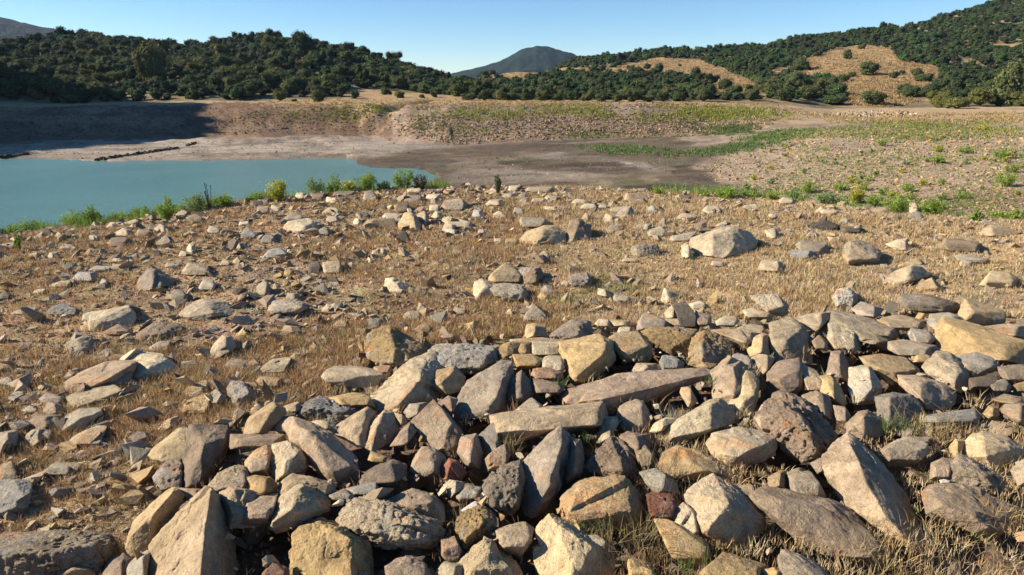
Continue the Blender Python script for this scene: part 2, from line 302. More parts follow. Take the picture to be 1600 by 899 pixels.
    wet = ss(z, WZ+.5, WZ+.04)*(r > 30)*(z > WZ-1); put(wet*(px > 545), (.06, .047, .036), .8); put(wet*(px <= 545), (.2, .16, .12), .4)
    bank = far_ & (r > f(SHORE)-1.5+2*n2(x, y, 4, 55))
    put(bank & (px < 612), (.165, .098, .058)); put(bank & (px >= 612) & (px < 1130), (.25, .18, .13))
    put((bank & (px < 612))*ss(n2(x, y, 5, 57, 4), -.1, .6), (.12, .075, .048), .8); put((bank & (px < 612))*ss(n2(x, y, 8, 58, 4), .1, .6), (.30, .19, .10), .7)
    top = (r > f(BANK)-2+2*n2(x, y, 5, 59)) & far_; put(top, (.38, .255, .13), .8)
    put(far_ & inpoly(qx, qy, [(1180, 200), (1300, 190), (1560, 185), (1620, 205), (1620, 165), (1290, 165), (1200, 165)]), (.38, .27, .15), .75)
    hill = (r > f(HF)-3) & far_; put(hill, (.15, .12, .065)); hh = ss(n2(x, y, 10, 61, 4), .1, .6); put(hill*hh, (.30, .21, .10), .6)
    for P in FIELDS:
        put(hill & inpoly(px+jx*.3, py+jy*.6, P), (.34, .22, .105), .95)
    put(hill.astype(float)*ss(n2(x, y, 9, 161, 4), .15, .7), (.25, .165, .085), .4); put(hill.astype(float)*ss(n2(x, y, 3, 163, 2), .3, .8), (.42, .29, .15), .35)
    terr = noise(np.stack([x*.05, y*.05, z*3.2], -1), 66)+.7*noise(np.stack([x*.2, y*.2, z*9.], -1), 67); put((far_ & (r < f(BANK)+2) & (z < -1)).astype(float)*ss(terr, .1, .7), (.115, .08, .055), .45); put((far_ & (r < f(BANK)+2) & (z < -1)).astype(float)*ss(-terr, .2, .8), (.34, .26, .18), .3)
    put(ss(pile(x, y), .02, .12), (.13, .09, .06), .85)  # ground darkened inside the pile: shade of the crevices put into the colour
    col *= (1+.18*n2(x, y, 1.6, 63, 3)*np.clip(6/np.maximum(r, 1), .3, 1.))[:, None]
    col = np.clip(col, .01, .9)
    m, n, b = newmat('ground'); a = nd(n, 'ShaderNodeAttribute', attribute_name='Col').outputs[0]; pos = nd(n, 'ShaderNodeNewGeometry').outputs['Position']
    n1 = noi(n, pos, 1.3, 9, .72); n3 = noi(n, pos, 38, 6, .7)
    vo = nd(n, 'ShaderNodeTexVoronoi', {'Vector': pos, 'Scale': 26.}); vo2 = nd(n, 'ShaderNodeTexVoronoi', {'Vector': pos, 'Scale': 3.4}); n5 = noi(n, pos, .28, 10, .75, .8)
    c = mixc(n, .8, a, ramp(n, n1, [(.3, .55), (.5, .95), (.7, 1.45)]), 'MULTIPLY'); c = mixc(n, .8, c, ramp(n, n3, [(.3, .6), (.5, 1.), (.7, 1.35)]), 'MULTIPLY')
    c = mixc(n, .6, c, ramp(n, n5, [(.35, .7), (.5, 1.), (.65, 1.3)]), 'MULTIPLY')
    c = mixc(n, .35, c, mixc(n, .7, vo.outputs[1], (.5, .5, .5)), 'OVERLAY')
    c = mixc(n, .3, c, mixc(n, .75, vo2.outputs[1], (.5, .5, .5)), 'OVERLAY')
    n.links.new(c, b.inputs['Base Color']); b.inputs['Roughness'].default_value = 1
    h = mth(n, 'ADD', mth(n, 'MULTIPLY', n3, .012), mth(n, 'MULTIPLY', n1, .06)); h = mth(n, 'SUBTRACT', h, mth(n, 'MULTIPLY', vo.outputs[0], .01))
    h = mth(n, 'SUBTRACT', h, mth(n, 'MULTIPLY', vo2.outputs[0], .03))
    bp = nd(n, 'ShaderNodeBump', {'Strength': 1., 'Distance': 1., 'Height': h}); n.links.new(bp.outputs[0], b.inputs['Normal'])
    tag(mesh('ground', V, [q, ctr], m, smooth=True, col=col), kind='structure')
build_terrain()
# water
m, n, b = newmat('lake_water'); pos = nd(n, 'ShaderNodeNewGeometry').outputs['Position']
st_ = nd(n, 'ShaderNodeVectorMath', {0: pos, 1: (.55, 1.3, 1.)}, operation='MULTIPLY').outputs[0]
b.inputs['Base Color'].default_value = (.085, .21, .215, 1); b.inputs['Roughness'].default_value = .22; b.inputs['Specular IOR Level'].default_value = .3; b.inputs['IOR'].default_value = 1.33
wc = noi(n, pos, .06, 3); n.links.new(ramp(n, wc, [(.3, (.085, .17, .15)), (.7, (.11, .21, .175))]), b.inputs['Base Color'])
bp = nd(n, 'ShaderNodeBump', {'Strength': 1., 'Distance': 1., 'Height': mth(n, 'ADD', mth(n, 'MULTIPLY', noi(n, st_, 2.2, 5, .7), .10), mth(n, 'MULTIPLY', noi(n, st_, .5, 3, .6), .05))}); n.links.new(bp.outputs[0], b.inputs['Normal'])
xs = [p[0] for p in LAKE]; ys = [p[1] for p in LAKE]
gx, gy = np.meshgrid(np.linspace(min(xs)-4, max(xs)+4, 30), np.linspace(min(ys)-4, max(ys)+4, 20), indexing='ij')
V = np.stack([gx, gy, gx*0+WZ], -1).reshape(-1, 3); i = np.arange(29)[:, None]; j = np.arange(19)[None]
tag(mesh('lake_water', V, np.stack([i*20+j, (i+1)*20+j, (i+1)*20+j+1, i*20+j+1], -1).reshape(-1, 4), m), kind='structure')
# far mountains, modelled as ridged hills of their own
def mountain(pts, D, depth, name):
    L = line([(x, y, 'd', D) for x, y in pts]); m = vcol_material(name, var=.9, sc=.035, bump=6.)
    th = np.linspace(L[0, 0], L[-1, 0], 160); r0 = np.interp(th, L[:, 0], L[:, 1]); z0 = np.interp(th, L[:, 0], L[:, 2]); u = np.linspace(-1, 1, 60)
    TH, U = np.meshgrid(np.radians(th), u, indexing='ij'); RR = r0[:, None]+U*depth
    Zb = -10; prof = 1-np.abs(U)**1.15; X = RR*np.sin(TH); Y = RR*np.cos(TH); Z = Zb+(z0[:, None]-Zb)*prof+n2(X, Y, D*.06, 71, 4)*D*.006*(1-prof**4)+n2(X, Y, D*.01, 73, 2)*D*.0012
    V = np.stack([X, Y, Z], -1).reshape(-1, 3); i = np.arange(159)[:, None]; j = np.arange(59)[None]
    g = ss(n2(X, Y, D*.03, 75, 4), .35, .6).reshape(-1, 1)
    col = np.array([.010, .020, .014])*(1-g)+np.array([.028, .032, .02])*g
    tag(mesh(name, V, np.stack([i*60+j, i*60+j+1, (i+1)*60+j+1, (i+1)*60+j], -1).reshape(-1, 4)[:, ::-1], m, smooth=True, col=col), kind='structure')
mountain([(640, 128), (700, 116), (735, 108), (760, 102), (790, 92), (815, 78), (838, 71), (860, 74), (890, 82), (930, 100), (990, 120)], 1500, 500, 'distant_mountain')
mountain([(-300, 60), (-150, 15), (-60, 10), (0, 25), (30, 33), (60, 40), (92, 48), (140, 60), (220, 90)], 1100, 380, 'distant_hill')
ROCKS = """
A T|880,1100 925,850 950,690 1080,530 1285,360 1320,370 1430,450 1440,600 1445,820 1440,1100|1320,372,.22 1280,620,.3 1250,899,.32 1240,1080,.3|tall pale wedge-shaped stone with a flat speckled face and dark right side
A TY|785,730 815,610 950,490 1060,400 1110,370 1165,420 1130,500 1000,620 950,700 900,790 830,805|820,650,.15 960,515,.28 1080,380,.2|narrow ochre slab leaning up behind the tall pale wedge-shaped stone
A GT r|-60,720 200,735 440,705 700,700 690,800 640,899 600,1000 -60,1000|-60,760,.15 200,760,.2 560,720,.15|long wavy grey slab lying along the bottom left corner of the dry grass
A T|340,899 460,835 560,840 620,880 640,960 320,960|450,860,.3 560,870,.2
A P|640,899 680,840 790,785 835,805 800,899 760,1000 620,1000|
A G|790,870 860,800 940,760 930,840 915,900 900,1000 800,960|
A WY|925,150 1000,105 1130,-9 1190,-5 1200,60 1150,160 1060,230 980,215|1100,100,.2|pale yellow stone half hidden by the dark purplish boulder, left end of pile
A PD|1190,-30 1420,-35 1430,30 1410,120 1380,200 1300,310 1240,360 1130,350 1120,200 1150,80|1280,110,.35 1215,330,.25 1400,60,.2 1230,0,.2|dark purplish boulder with a split face at the left end of the pile
A GP r|950,290 1040,190 1130,165 1150,350 1080,385 1020,380||small knobbly grey-brown stone under the dark purplish boulder
A PT|1110,355 1270,365 1200,420 1150,440|
A T|1375,390 1440,357 1580,375 1640,400 1640,590 1540,610 1440,600|1460,480,.3 1470,370,.2
A T r|1305,340 1370,260 1470,215 1530,220 1560,300 1540,380 1400,360 1360,395|
A BG|-80,345 90,325 200,335 170,500 100,540 0,545 -80,540|170,440,.2 0,500,.2 -80,500,.2|pale grey slab-topped block at the left edge of the photo in orange grass
A T|0,220 70,190 105,240 110,290 50,310 -20,300|
A GP|-40,30 60,20 110,0 110,80 50,155 -40,100|
A G|140,50 200,0 290,-10 300,30 180,110|
A G|240,290 350,200 430,200 440,240 370,265|
B T|-70,190 0,120 60,92 95,110 80,250 0,285 -60,270|
B PT|-150,20 0,28 170,22 180,60 60,95 0,105 -150,110|
B WT|70,190 110,90 200,70 280,110 320,190 310,260 170,300 130,320 90,270|165,270,.3 200,190,.35 260,140,.3|blocky cream stone with a dark right face beside the long tilted beam-like rock
B PT|180,-20 245,-90 340,-50 470,20 600,130 645,230 620,310 560,345 490,345 400,260 320,160 220,70|290,60,.25 330,0,.3 470,270,.3 600,220,.2 250,-40,.25|long beam-like rock tilted down to the right in the left half of the pile
B Y|-60,290 0,280 90,290 135,340 120,390 0,410 -60,400|
B T|135,440 145,330 230,270 300,270 480,330 490,380 440,400 250,400|260,300,.3
B PT|-80,420 130,395 120,450 60,570 -80,580|
B TW|60,590 80,480 170,400 265,335 350,350 450,380 440,500 330,560 230,600 130,640 65,620|265,337,.15 210,510,.35 100,580,.25 240,450,.3|angular pinkish-tan block with one bright and one dark face above the big ochre boulder
B Y s|240,625 390,550 460,570 590,650 700,700 720,880 720,1050 300,1050 215,899 215,800|580,680,.2 600,900,.25 600,1040,.2 400,560,.1|big ochre boulder with slanting streaks at the bottom edge
B WT r|520,560 570,470 640,400 820,450 1020,540 1130,560 1170,620 1110,720 900,700 770,725 660,670 580,630|1020,550,.25 1000,680,.25 830,470,.2 580,600,.2|broad cream block with pocked top and rusty cracks in the lower middle of the pile
B PT|820,430 980,365 1110,405 1160,460 1175,570 1040,540 900,470|980,480,.2 1100,440,.2
B G|450,400 550,360 620,400 560,430 480,430|
B BG|560,360 740,320 760,350 720,400 600,400|
F T|460,800 560,730 690,655 745,685 710,780 690,900 640,890 560,850|690,670,.2 640,800,.2
F T|695,780 800,675 860,690 905,780 870,850 720,930 680,900|760,760,.3 790,690,.2|domed brown stone with a hollowed left face beside the long tilted beam-like rock
B PD|650,280 750,220 850,180 930,210 935,280 800,350 640,330|
B Y|700,180 720,125 820,160 800,200|
B GP|960,250 1000,150 1040,100 1120,115 1180,160 1170,290 1040,290|1120,140,.3 1110,250,.3 1020,140,.2|pale purplish upright stone left of the small red stone
B R|1160,220 1210,170 1260,190 1310,260 1280,300 1170,305|1215,200,.3 1205,290,.25|small brick-red stone in the middle of the pile
B W|1165,340 1210,305 1300,320 1290,370 1215,415|1230,360,.3
F TP|975,745 1110,612 1180,680 1280,780 1290,880 1230,960 1120,925 1080,860 1010,800|1250,770,.2 1200,900,.2|pinkish-tan stone with a broad sunlit pointed face above the small red stone
B G|1250,400 1330,340 1400,350 1400,400 1260,440|
B K|1275,500 1370,435 1395,460 1340,500|
B Y r|1245,560 1290,510 1400,465 1500,520 1490,600 1370,700 1300,760 1260,690|1310,660,.3 1410,600,.25|pitted yellow-brown stone right of the broad cream block
B WY|1260,820 1350,780 1430,690 1500,700 1600,780 1660,899 1650,1050 1250,1050|1450,750,.2 1580,850,.2 1350,870,.2|smooth pale yellow boulder at the bottom edge near the middle
B W|1120,899 1160,820 1330,840 1340,880 1290,960 1120,980|
B P|800,840 940,790 1040,810 1090,899 1060,1000 780,1000|
B PR|40,890 110,820 200,860 210,930 40,950|
B GT r|1410,320 1480,240 1640,170 1680,300 1640,480 1560,520 1420,420|
B PT|1430,180 1500,110 1550,85 1590,140 1530,220 1450,250|
F G|1395,830 1480,750 1500,860 1540,899 1530,920 1450,930|
G T|-110,700 0,680 550,615 570,700 560,780 440,785 0,860 -100,830|-90,725,.3 550,650,.3 545,760,.25 -90,820,.25|long straight brown block lying level across the middle of the pile
B P|1280,40 1380,20 1410,120 1400,230 1320,220 1260,130|
B P|1160,680 1240,660 1290,760 1240,830 1160,780|
C T|-100,620 0,590 80,575 135,610 120,690 60,770 -80,740|
C GP|70,200 150,110 260,-10 300,-20 360,60 370,150 330,330 250,390 230,420 150,530 60,480 65,340 80,290|310,90,.25 240,290,.3 240,400,.25|tall pointed grey-pink stone standing below the long straight brown block
C P|360,40 430,60 450,170 440,260 340,320 330,200|
C P r|465,190 540,110 600,50 650,35 700,70 720,130 780,170 790,220 740,280 640,300 520,270 470,250||rounded purple-brown rock with a deeply wrinkled surface above the flat orange-brown slab
C T|770,120 830,90 890,140 880,190 830,240 790,200|
C P|680,20 850,20 860,100 760,140 700,80|
C YT|920,220 960,140 1040,95 1160,110 1290,185 1400,260 1450,325 1330,310 1160,280 1000,290|1050,140,.2 1230,240,.2|yellowish slab sloping down to the right above the hollowed cream boulder
C WT|1225,80 1260,20 1420,-20 1540,0 1640,40 1630,150 1540,190 1400,220 1340,210 1260,150|1400,150,.35 1390,100,.3 1590,80,.2|five-sided tan block with pale top just left of the big wrinkled purple boulder
C TY|300,430 370,330 500,290 640,295 700,290 760,370 820,440 830,530 820,600 560,590 420,600 330,530|400,380,.2 700,320,.2 780,500,.2 440,560,.2 370,500,.25|flat orange-brown slab with five straight edges facing up near the bottom centre
C R r|835,400 880,385 1000,400 1055,460 1000,545 960,570 900,555 850,480||brick-red crumbly stone touching the hollowed cream boulder
C Y|900,560 990,560 1100,640 1200,680 1240,770 1230,850 1160,810 1060,740 980,650||narrow yellow stone running down from the brick-red one
C W|1000,520 1070,450 1180,520 1195,600 1170,660 1110,650 1030,590|
C WT|1090,410 1110,370 1200,310 1260,280 1360,340 1500,440 1560,500 1560,580 1480,680 1390,730 1250,720 1180,650 1195,530 1110,460|1310,500,.35 1200,630,.25 1350,440,.35 1530,560,.15 1200,400,.2|hollowed cream boulder with holes in its top, beside the large flat brown slab
C WY|155,620 240,530 330,590 430,670 600,730 620,800 600,1050 250,1050 160,850 145,740|480,710,.2 400,890,.25 380,1040,.25 260,560,.1|pale yellow boulder with a peaked top and dark right side below the flat orange-brown slab
C W|450,655 530,650 600,700 590,740 510,720|
C Y|720,810 800,815 870,840 930,950 900,1050 740,1050|
C Y|1190,880 1320,775 1440,800 1600,850 1620,1000 1150,1000|1510,850,.15|cracked yellow slab cut by the bottom edge below the hollowed cream boulder
C T|1370,345 1500,335 1520,380 1510,420 1440,400|
C G|800,260 900,235 1020,320 1040,390 900,390 840,330|
D TP|0,362 110,380 240,420 480,470 560,540 700,700 775,780 740,820 640,830 540,800 340,760 200,690 100,600 0,510 -100,420 -50,380|60,540,.1 100,400,.12 640,790,.1 700,720,.1|large flat brown slab sloping down to the right near the bottom right
D PT|360,170 430,90 510,35 560,60 680,180 850,400 920,560 980,700 960,760 830,650 640,560 520,490 400,330 365,240|515,80,.2 650,340,.3 780,580,.25 880,720,.15|long ridged purplish rock with shaded pocked right side, right of the large flat brown slab
D P|265,200 330,165 362,190 365,250 310,265|
D GT|125,260 200,230 260,245 290,330 350,390 360,430 240,410 140,380|
D YP r|0,290 80,245 115,250 120,370 0,360|
H P R|-30,640 60,560 140,560 240,620 360,740 430,840 430,900 400,960 330,1000 200,1000 60,880 0,800 -80,760|100,640,.3 250,760,.3 300,920,.3|big wrinkled purple boulder in the right half of the pile
D GT|690,130 800,60 880,30 1010,40 1000,130 900,210 740,215|
D WY|1215,110 1260,20 1340,-5 1480,40 1590,110 1570,190 1500,245 1400,250 1330,210 1240,165|1360,160,.3 1350,80,.3 1500,110,.25|smooth cream boulder topmost of the small heap at the right edge
D GP r|1140,230 1190,140 1260,170 1380,240 1480,290 1520,370 1450,415 1400,390 1280,350 1150,310|1210,230,.2 1400,300,.25|layered grey stone resting on the wide purplish base slab at the right edge
D P|1240,385 1300,350 1350,360 1365,410 1350,440 1280,425||small round brown stone tucked under the layered grey stone
D K|1165,380 1190,365 1230,400 1225,425 1175,405||tiny white pebble on the wide purplish base slab
D PT|1010,300 1020,200 1090,170 1160,180 1150,320|
D PT|960,360 1000,320 1200,340 1380,450 1535,475 1540,590 1440,670 1250,650 1050,520 1005,520 980,450|1090,460,.2 1400,580,.2|wide purplish base slab under the small heap at the right edge
D K|1070,305 1100,300 1140,310 1130,328 1080,328|
D GT|75,770 90,748 200,790 330,860 400,930 380,1000 75,1000|
D Y|-40,870 40,855 120,899 100,1000 -40,1000|
D Y|1130,100 1170,50 1240,60 1210,150 1150,170|
D GT|1510,240 1598,180 1700,220 1690,320 1560,340|
H P|1460,680 1480,630 1560,625 1700,650 1700,780 1560,760|
D T|1540,640 1598,625 1680,640 1680,700 1560,690|
H WT|0,180 20,130 130,95 170,110 220,150 250,210 260,290 270,370 190,360 60,370 20,330 20,230|25,210,.25 110,235,.3 215,150,.25|tall pale block with a flat bright top at the upper edge of the pile
H TW|140,100 300,60 390,58 400,80 340,110 300,185 230,150|
H WP|325,170 380,60 430,50 600,90 790,140 800,200 720,290 620,250 560,200 400,180|700,270,.3 785,170,.2 430,100,.2 560,130,.2|long slab with whitish crust on top along the upper edge of the pile
H W r|375,220 380,130 440,120 540,130 555,200 575,270 560,315 440,305 395,280|390,150,.2 540,150,.2 540,280,.2 410,270,.2|square pitted cream block in front of the long white-crusted slab
H PT|270,230 320,200 370,240 370,300 290,270|
H P|0,440 70,360 190,340 210,380 240,500 220,550 120,560 60,490 0,490|60,480,.25 200,400,.3 200,530,.1|pinkish flat-topped stone right above the big wrinkled purple boulder
H T|210,380 330,440 350,530 290,550 240,520|
H Y|330,460 380,450 440,500 490,620 480,650 360,580 320,540|370,500,.3
H P|395,310 460,300 500,380 520,500 440,480 365,450 400,370|
H KW|510,410 590,385 640,400 700,500 710,560 660,620 540,625 510,540|635,405,.2 660,560,.25 600,600,.2|bright whitish upright block in the right half of the pile
H TY|580,340 700,320 840,335 940,400 950,450 830,500 770,510 690,440 600,390|760,430,.25 930,420,.2 620,370,.15|cracked brown slab right above the bright whitish upright block
H GT|760,240 850,230 1060,270 1070,310 980,340 860,330 760,290|
H YT|890,320 960,290 1000,310 1040,340 980,380 900,370|
H G|875,190 900,155 1000,175 1050,220 1000,265 900,240|
H TW|965,400 1060,310 1130,305 1200,360 1250,440 1260,500 1190,570 1140,510 1000,440|1200,420,.25 1160,510,.2 1060,330,.1|rounded tan boulder with a smooth sunlit face left below the long ochre boulder
H PT|815,455 930,455 1060,490 1165,540 1160,620 1100,660 980,650 940,590 830,510|960,490,.25 950,590,.25 850,490,.2|pinkish-brown block below the rounded tan boulder
H DG|675,590 780,565 900,580 950,640 940,730 850,780 760,770 690,700|760,590,.25 760,750,.25|grey block with a dark shaded front and pale left side behind green weeds
H TP|475,760 570,680 620,670 720,740 710,820 600,850 480,800|600,700,.3 590,760,.3
H PT|215,580 300,550 380,580 400,640 420,740 330,720 260,640|
H P|410,640 480,650 515,700 500,760 430,730|
H Y|1055,250 1060,160 1110,90 1200,110 1300,150 1480,210 1600,225 1680,260 1680,390 1480,385 1300,320 1150,310 1060,280|1110,130,.15 1190,150,.2 1480,240,.25 1490,370,.25 1640,250,.1|long ochre boulder lying level at the right edge of the photo
H G|1170,330 1300,310 1400,340 1440,385 1400,430 1270,460 1240,400|1240,400,.2 1400,400,.2|grey stone lying under the long ochre boulder
H G|1000,120 1020,70 1130,60 1240,100 1260,140 1100,170 1030,160|
H T|690,95 850,70 960,110 980,150 860,170 760,120|
H Y|680,100 750,90 860,140 850,170 760,150|
H T|1320,150 1500,130 1650,140 1650,220 1540,215 1440,200|
H G|1480,140 1600,120 1680,130 1680,160 1550,160|
H B|1000,700 1280,660 1320,700 1300,745 1200,750 980,740|1290,700,.1|thin blue-grey plank-like stone in dry grass at the right
H GP r|1370,500 1480,470 1520,520 1490,560 1400,530|
H DP|1260,470 1380,450 1440,470 1370,520 1260,540|
H T|1400,600 1480,570 1600,590 1660,640 1560,640 1440,620|
H Y|1340,690 1380,640 1440,660 1450,700 1380,720|
H DT|1440,400 1600,380 1680,400 1680,480 1560,500 1460,460|
H Y|1530,510 1600,490 1680,500 1680,560 1560,550|
L K r|400,760 430,710 500,695 555,740 560,790 500,830 420,830||rough whitish-grey lump standing in grass behind the pile
L GP|520,830 580,785 720,830 700,870 660,890 560,870|660,870,.2
L TG r|810,760 830,740 980,740 1180,790 1210,830 1180,860 1020,860 940,850 830,820|940,850,.1|wide low pocked slab in grass above the long ochre boulder
L TY|1190,860 1230,770 1250,770 1300,820 1480,850 1480,930 1200,930|1280,850,.3 1240,780,.1|tan peaked stone right beside the wide low pocked slab
L WT|705,670 780,600 900,555 960,570 1010,620 880,670 760,705|900,560,.15 870,660,.25|pale tent-shaped boulder in the grass on the right
L YT|920,700 1020,630 1060,690 1090,700 1030,730 930,720|1025,640,.1 1060,700,.3
L TY|790,570 930,510 970,540 900,560|
L WT r|460,490 480,430 540,390 640,420 710,470 700,530 690,570 500,570 500,530|500,530,.25 690,515,.25 520,420,.1|pale block with a pocked sloping top in the right-hand grass
L WP|170,430 210,400 220,410 370,420 385,500 330,510 320,470 200,465|320,470,.25 200,465,.2|flat-topped pale block behind a long blue-grey stone on the right
L B r|120,480 150,460 280,465 330,490 320,520 160,525||long blue-grey stone in front of the flat-topped pale block
L D|265,290 380,280 445,310 440,355 270,355|270,310,.1 440,320,.1|dark shadowed block low in the grass on the right
L D|450,320 540,315 600,330 600,360 460,350|
L W|730,430 800,400 875,390 905,450 890,475 800,465|860,410,.2
L TP|1060,450 1110,390 1180,390 1220,400 1330,420 1345,460 1300,490 1160,485|1250,440,.25
L WG|1165,500 1220,485 1380,515 1430,550 1220,540|
L W|1195,550 1210,525 1280,535 1290,575 1200,570|
L T|1325,370 1340,330 1400,305 1520,330 1590,360 1590,380 1380,380|1400,310,.15 1410,375,.3|long boulder with a bright left end near the right edge of the grass
L WY|1320,680 1390,595 1500,600 1560,640 1540,690 1400,710|
L T|880,235 885,170 920,165 950,200 955,235||slim upright stone perched on a grey lump at the far right rim
L G r|870,250 900,225 940,220 990,275 890,280||grey lump carrying a slim upright stone at the far right rim
L T|600,220 690,195 795,195 800,240 690,235 590,220|740,200,.1 700,235,.25
L W|320,230 350,208 430,215 435,240 370,245|370,240,.2
L W|60,160 100,130 150,135 170,170 100,180|
L T|425,175 450,155 500,160 510,190 440,188|
L W|0,390 -20,340 40,325 85,380 40,395|
L W|0,235 60,240 90,265 0,265|
L T|400,390 440,380 475,400 470,420 410,410|
L W|230,380 260,350 300,355 290,385|
L T|1220,365 1240,350 1270,360 1265,375|
L W|1560,250 1598,240 1650,250 1640,280 1560,275|
L W r|0,740 60,740 130,810 130,860 90,885 0,860 -60,800 -60,740 -120,750|100,810,.2 0,840,.2|large pale pocked stone in grass above the upper edge of the pile
L WT|-70,590 -40,530 0,525 80,535 110,600 60,612|70,560,.2
K WG|60,900 85,840 130,795 180,830 215,870 230,920|130,830,.2
G YT|80,200 90,135 150,130 210,150 215,215 90,218|
G GP R|215,215 300,150 370,105 480,110 515,170 500,210 390,240 230,220||wrinkled grey dome-shaped stone on the wall-like back row of the pile
G T|0,225 180,215 380,235 380,250 60,250 0,245|
G W|115,320 130,240 290,240 310,320 200,330|
G Y|20,300 60,250 125,245 120,320 50,320|
G Y|5,320 130,320 185,350 180,400 40,410 30,360|
G W|180,390 210,330 300,330 330,400 310,430 240,430|
G TR|120,460 140,410 210,400 310,430 310,470 200,480|
G Y|300,250 540,200 620,240 640,360 600,400 480,490 390,515 350,480 310,380|590,250,.2 570,320,.25 400,460,.25 310,300,.1|large yellow boulder with a smooth sunlit face in the back row of the pile
G YT|600,215 640,190 780,180 870,240 865,320 850,365 700,360 640,290|620,230,.1 700,300,.25 860,260,.2 700,340,.2
G Y r|820,180 870,150 1000,150 1150,165 1145,230 1100,310 1000,330 900,260|850,200,.2 990,290,.2 1130,200,.2|rough yellow block right of centre in the back row of the pile
G YT r|1090,330 1110,240 1200,160 1300,200 1390,260 1385,320 1300,400 1240,415 1110,390|1190,190,.25 1180,300,.35 1240,400,.25|round knobbly yellow-brown boulder in the back row of the pile
G WP|755,420 780,372 900,380 905,410 890,440 780,440||small pale brick-shaped stone in a dark gap under the back row
G B r|920,370 940,325 1000,330 1075,370 1060,410 940,420|
G P|335,580 400,520 640,445 900,430 1170,410 1240,440 1180,480 940,560 760,620 620,690 560,640 350,630|350,620,.12 560,600,.25 900,510,.2 1180,450,.1|long purplish slab with pitted top lying across the middle of the pile
G TP|655,700 680,640 770,608 820,620 860,700 840,790 760,800 680,780|820,640,.2 820,780,.2 690,720,.2|squat brown block below the long purplish slab
G W|860,800 890,750 960,715 1030,720 1000,770 900,810|
G W|910,820 1060,710 1230,600 1300,600 1390,710 1380,750 1230,810 1100,850 950,880|1240,640,.3 1240,790,.25 1100,700,.25 960,850,.1|cream ridge-shaped stone rising to the right in the centre of the pile
G T|1050,560 1060,530 1100,525 1160,620 1100,650|
G PT|1245,430 1340,410 1350,330 1440,370 1530,450 1460,520 1360,640 1260,590||brown slab with a pointed top standing right of the pale dry weeds
G YW|1345,650 1440,560 1460,430 1500,440 1540,480 1530,600 1500,700 1390,715|1440,620,.2 1520,560,.2
G G|1370,330 1400,310 1500,380 1520,410 1480,420|
G TY|1470,290 1500,220 1560,190 1598,200 1610,330 1490,330|1530,230,.2
G T|1495,340 1540,315 1640,340 1600,420 1550,460|
G T|1250,170 1330,160 1460,170 1560,220 1480,290 1400,250|
G W|1400,150 1460,130 1560,140 1598,190 1480,200|
G GW|1270,110 1330,80 1400,90 1420,110 1380,150 1280,140|
G T|1130,90 1150,55 1240,75 1245,130 1180,150|
G D|1010,10 1080,-10 1170,150 1160,165 1110,140 1040,60||dark post-like stone leaning up behind the pile
G PG|790,110 830,60 900,80 1010,140 1000,160 860,150 780,170|
G W|950,100 1070,100 1130,130 1100,150 1000,130|
G WT|950,60 1000,10 1040,60 1040,95 960,95|
G W|515,130 540,100 600,100 620,150 560,150|
G WY|600,105 740,110 730,145 620,145|
G W|655,190 670,150 740,150 740,180|
G W|1440,40 1500,35 1598,60 1640,80 1580,100 1460,80|
G PT|1510,720 1560,640 1640,610 1660,700 1640,780 1590,820|
G W|10,680 120,590 190,640 180,660 60,670|
G DP|0,470 60,420 120,500 130,570 80,620 -20,600 -40,500|
G P|130,470 280,490 320,530 300,570 150,560|
G TW|560,710 650,715 665,750 600,860 520,880 540,800|
G P|670,830 720,800 860,830 860,899 700,899|
F WT|700,580 820,500 900,430 960,360 1080,310 1110,312 1170,400 1180,560 1120,610 950,680 860,690 740,670|1000,420,.2 990,480,.3 860,675,.25 950,560,.3|large sharp-crested tan boulder with a dark right face at the left of the back row
F TY|1080,460 1130,420 1230,395 1300,460 1290,530 1200,575 1140,520 1085,510|1150,500,.3 1230,420,.2|round tan stone leaning on the large sharp-crested tan boulder
F Y r|670,280 700,190 820,140 870,160 1075,290 1060,330 960,370 880,400 760,380 690,340|830,150,.1 860,230,.25 900,380,.25|big pitted yellow boulder in grass at the left end of the back row
F KG r|1080,300 1110,245 1200,265 1340,260 1500,270 1500,350 1440,400 1380,440 1310,440 1200,390 1130,330||wide whitish-grey weathered rock behind the large sharp-crested tan boulder
F Y|1505,310 1540,260 1598,240 1660,250 1640,330 1530,350|
F PG|1245,700 1260,590 1320,490 1530,355 1600,365 1610,440 1580,560 1540,650 1430,735 1330,720|1540,480,.2 1480,660,.2|big flat-faced grey-brown boulder right of the round tan stone
F WT|400,450 430,410 640,410 790,440 800,490 720,520 560,525 480,510|430,480,.15 560,460,.2 790,445,.1|flat pale slab like a step, lying in grass left of the pile
F Y|460,590 620,555 680,570 740,650 660,650 540,600|640,590,.2
F B R|250,700 330,610 400,580 480,600 640,640 650,670 560,720 490,740 300,720|350,650,.25 560,680,.2|blue-grey wrinkled rock at the upper left of the pile
F TY|0,700 110,625 180,660 190,690 120,760 60,820 -80,820 -60,740|115,640,.2 20,810,.2
F WT|110,790 170,710 250,700 200,770 170,820|
F T|160,650 270,620 290,660 230,690 180,670|
F GP|925,680 960,630 1060,620 1080,650 1000,700 950,720|
F P|1130,630 1200,580 1260,600 1230,680 1170,700|
F T|850,680 930,710 950,745 900,770|
F P|840,890 900,800 960,745 1000,800 960,850 900,899|
F TW|345,740 400,730 500,750 460,800 420,790|
F TR|735,395 840,385 850,420 800,440 740,420|
F W|0,420 100,360 220,340 210,380 120,440 30,440|120,420,.1
F T|0,490 20,460 150,470 180,510 60,530|
F W|165,190 170,140 240,135 240,190|
F WY|455,155 520,105 560,110 570,160|
F B r|690,160 710,100 800,90 810,140 720,165|
F W|915,80 950,48 1020,55 1028,110 930,115|930,85,.1 1020,90,.1
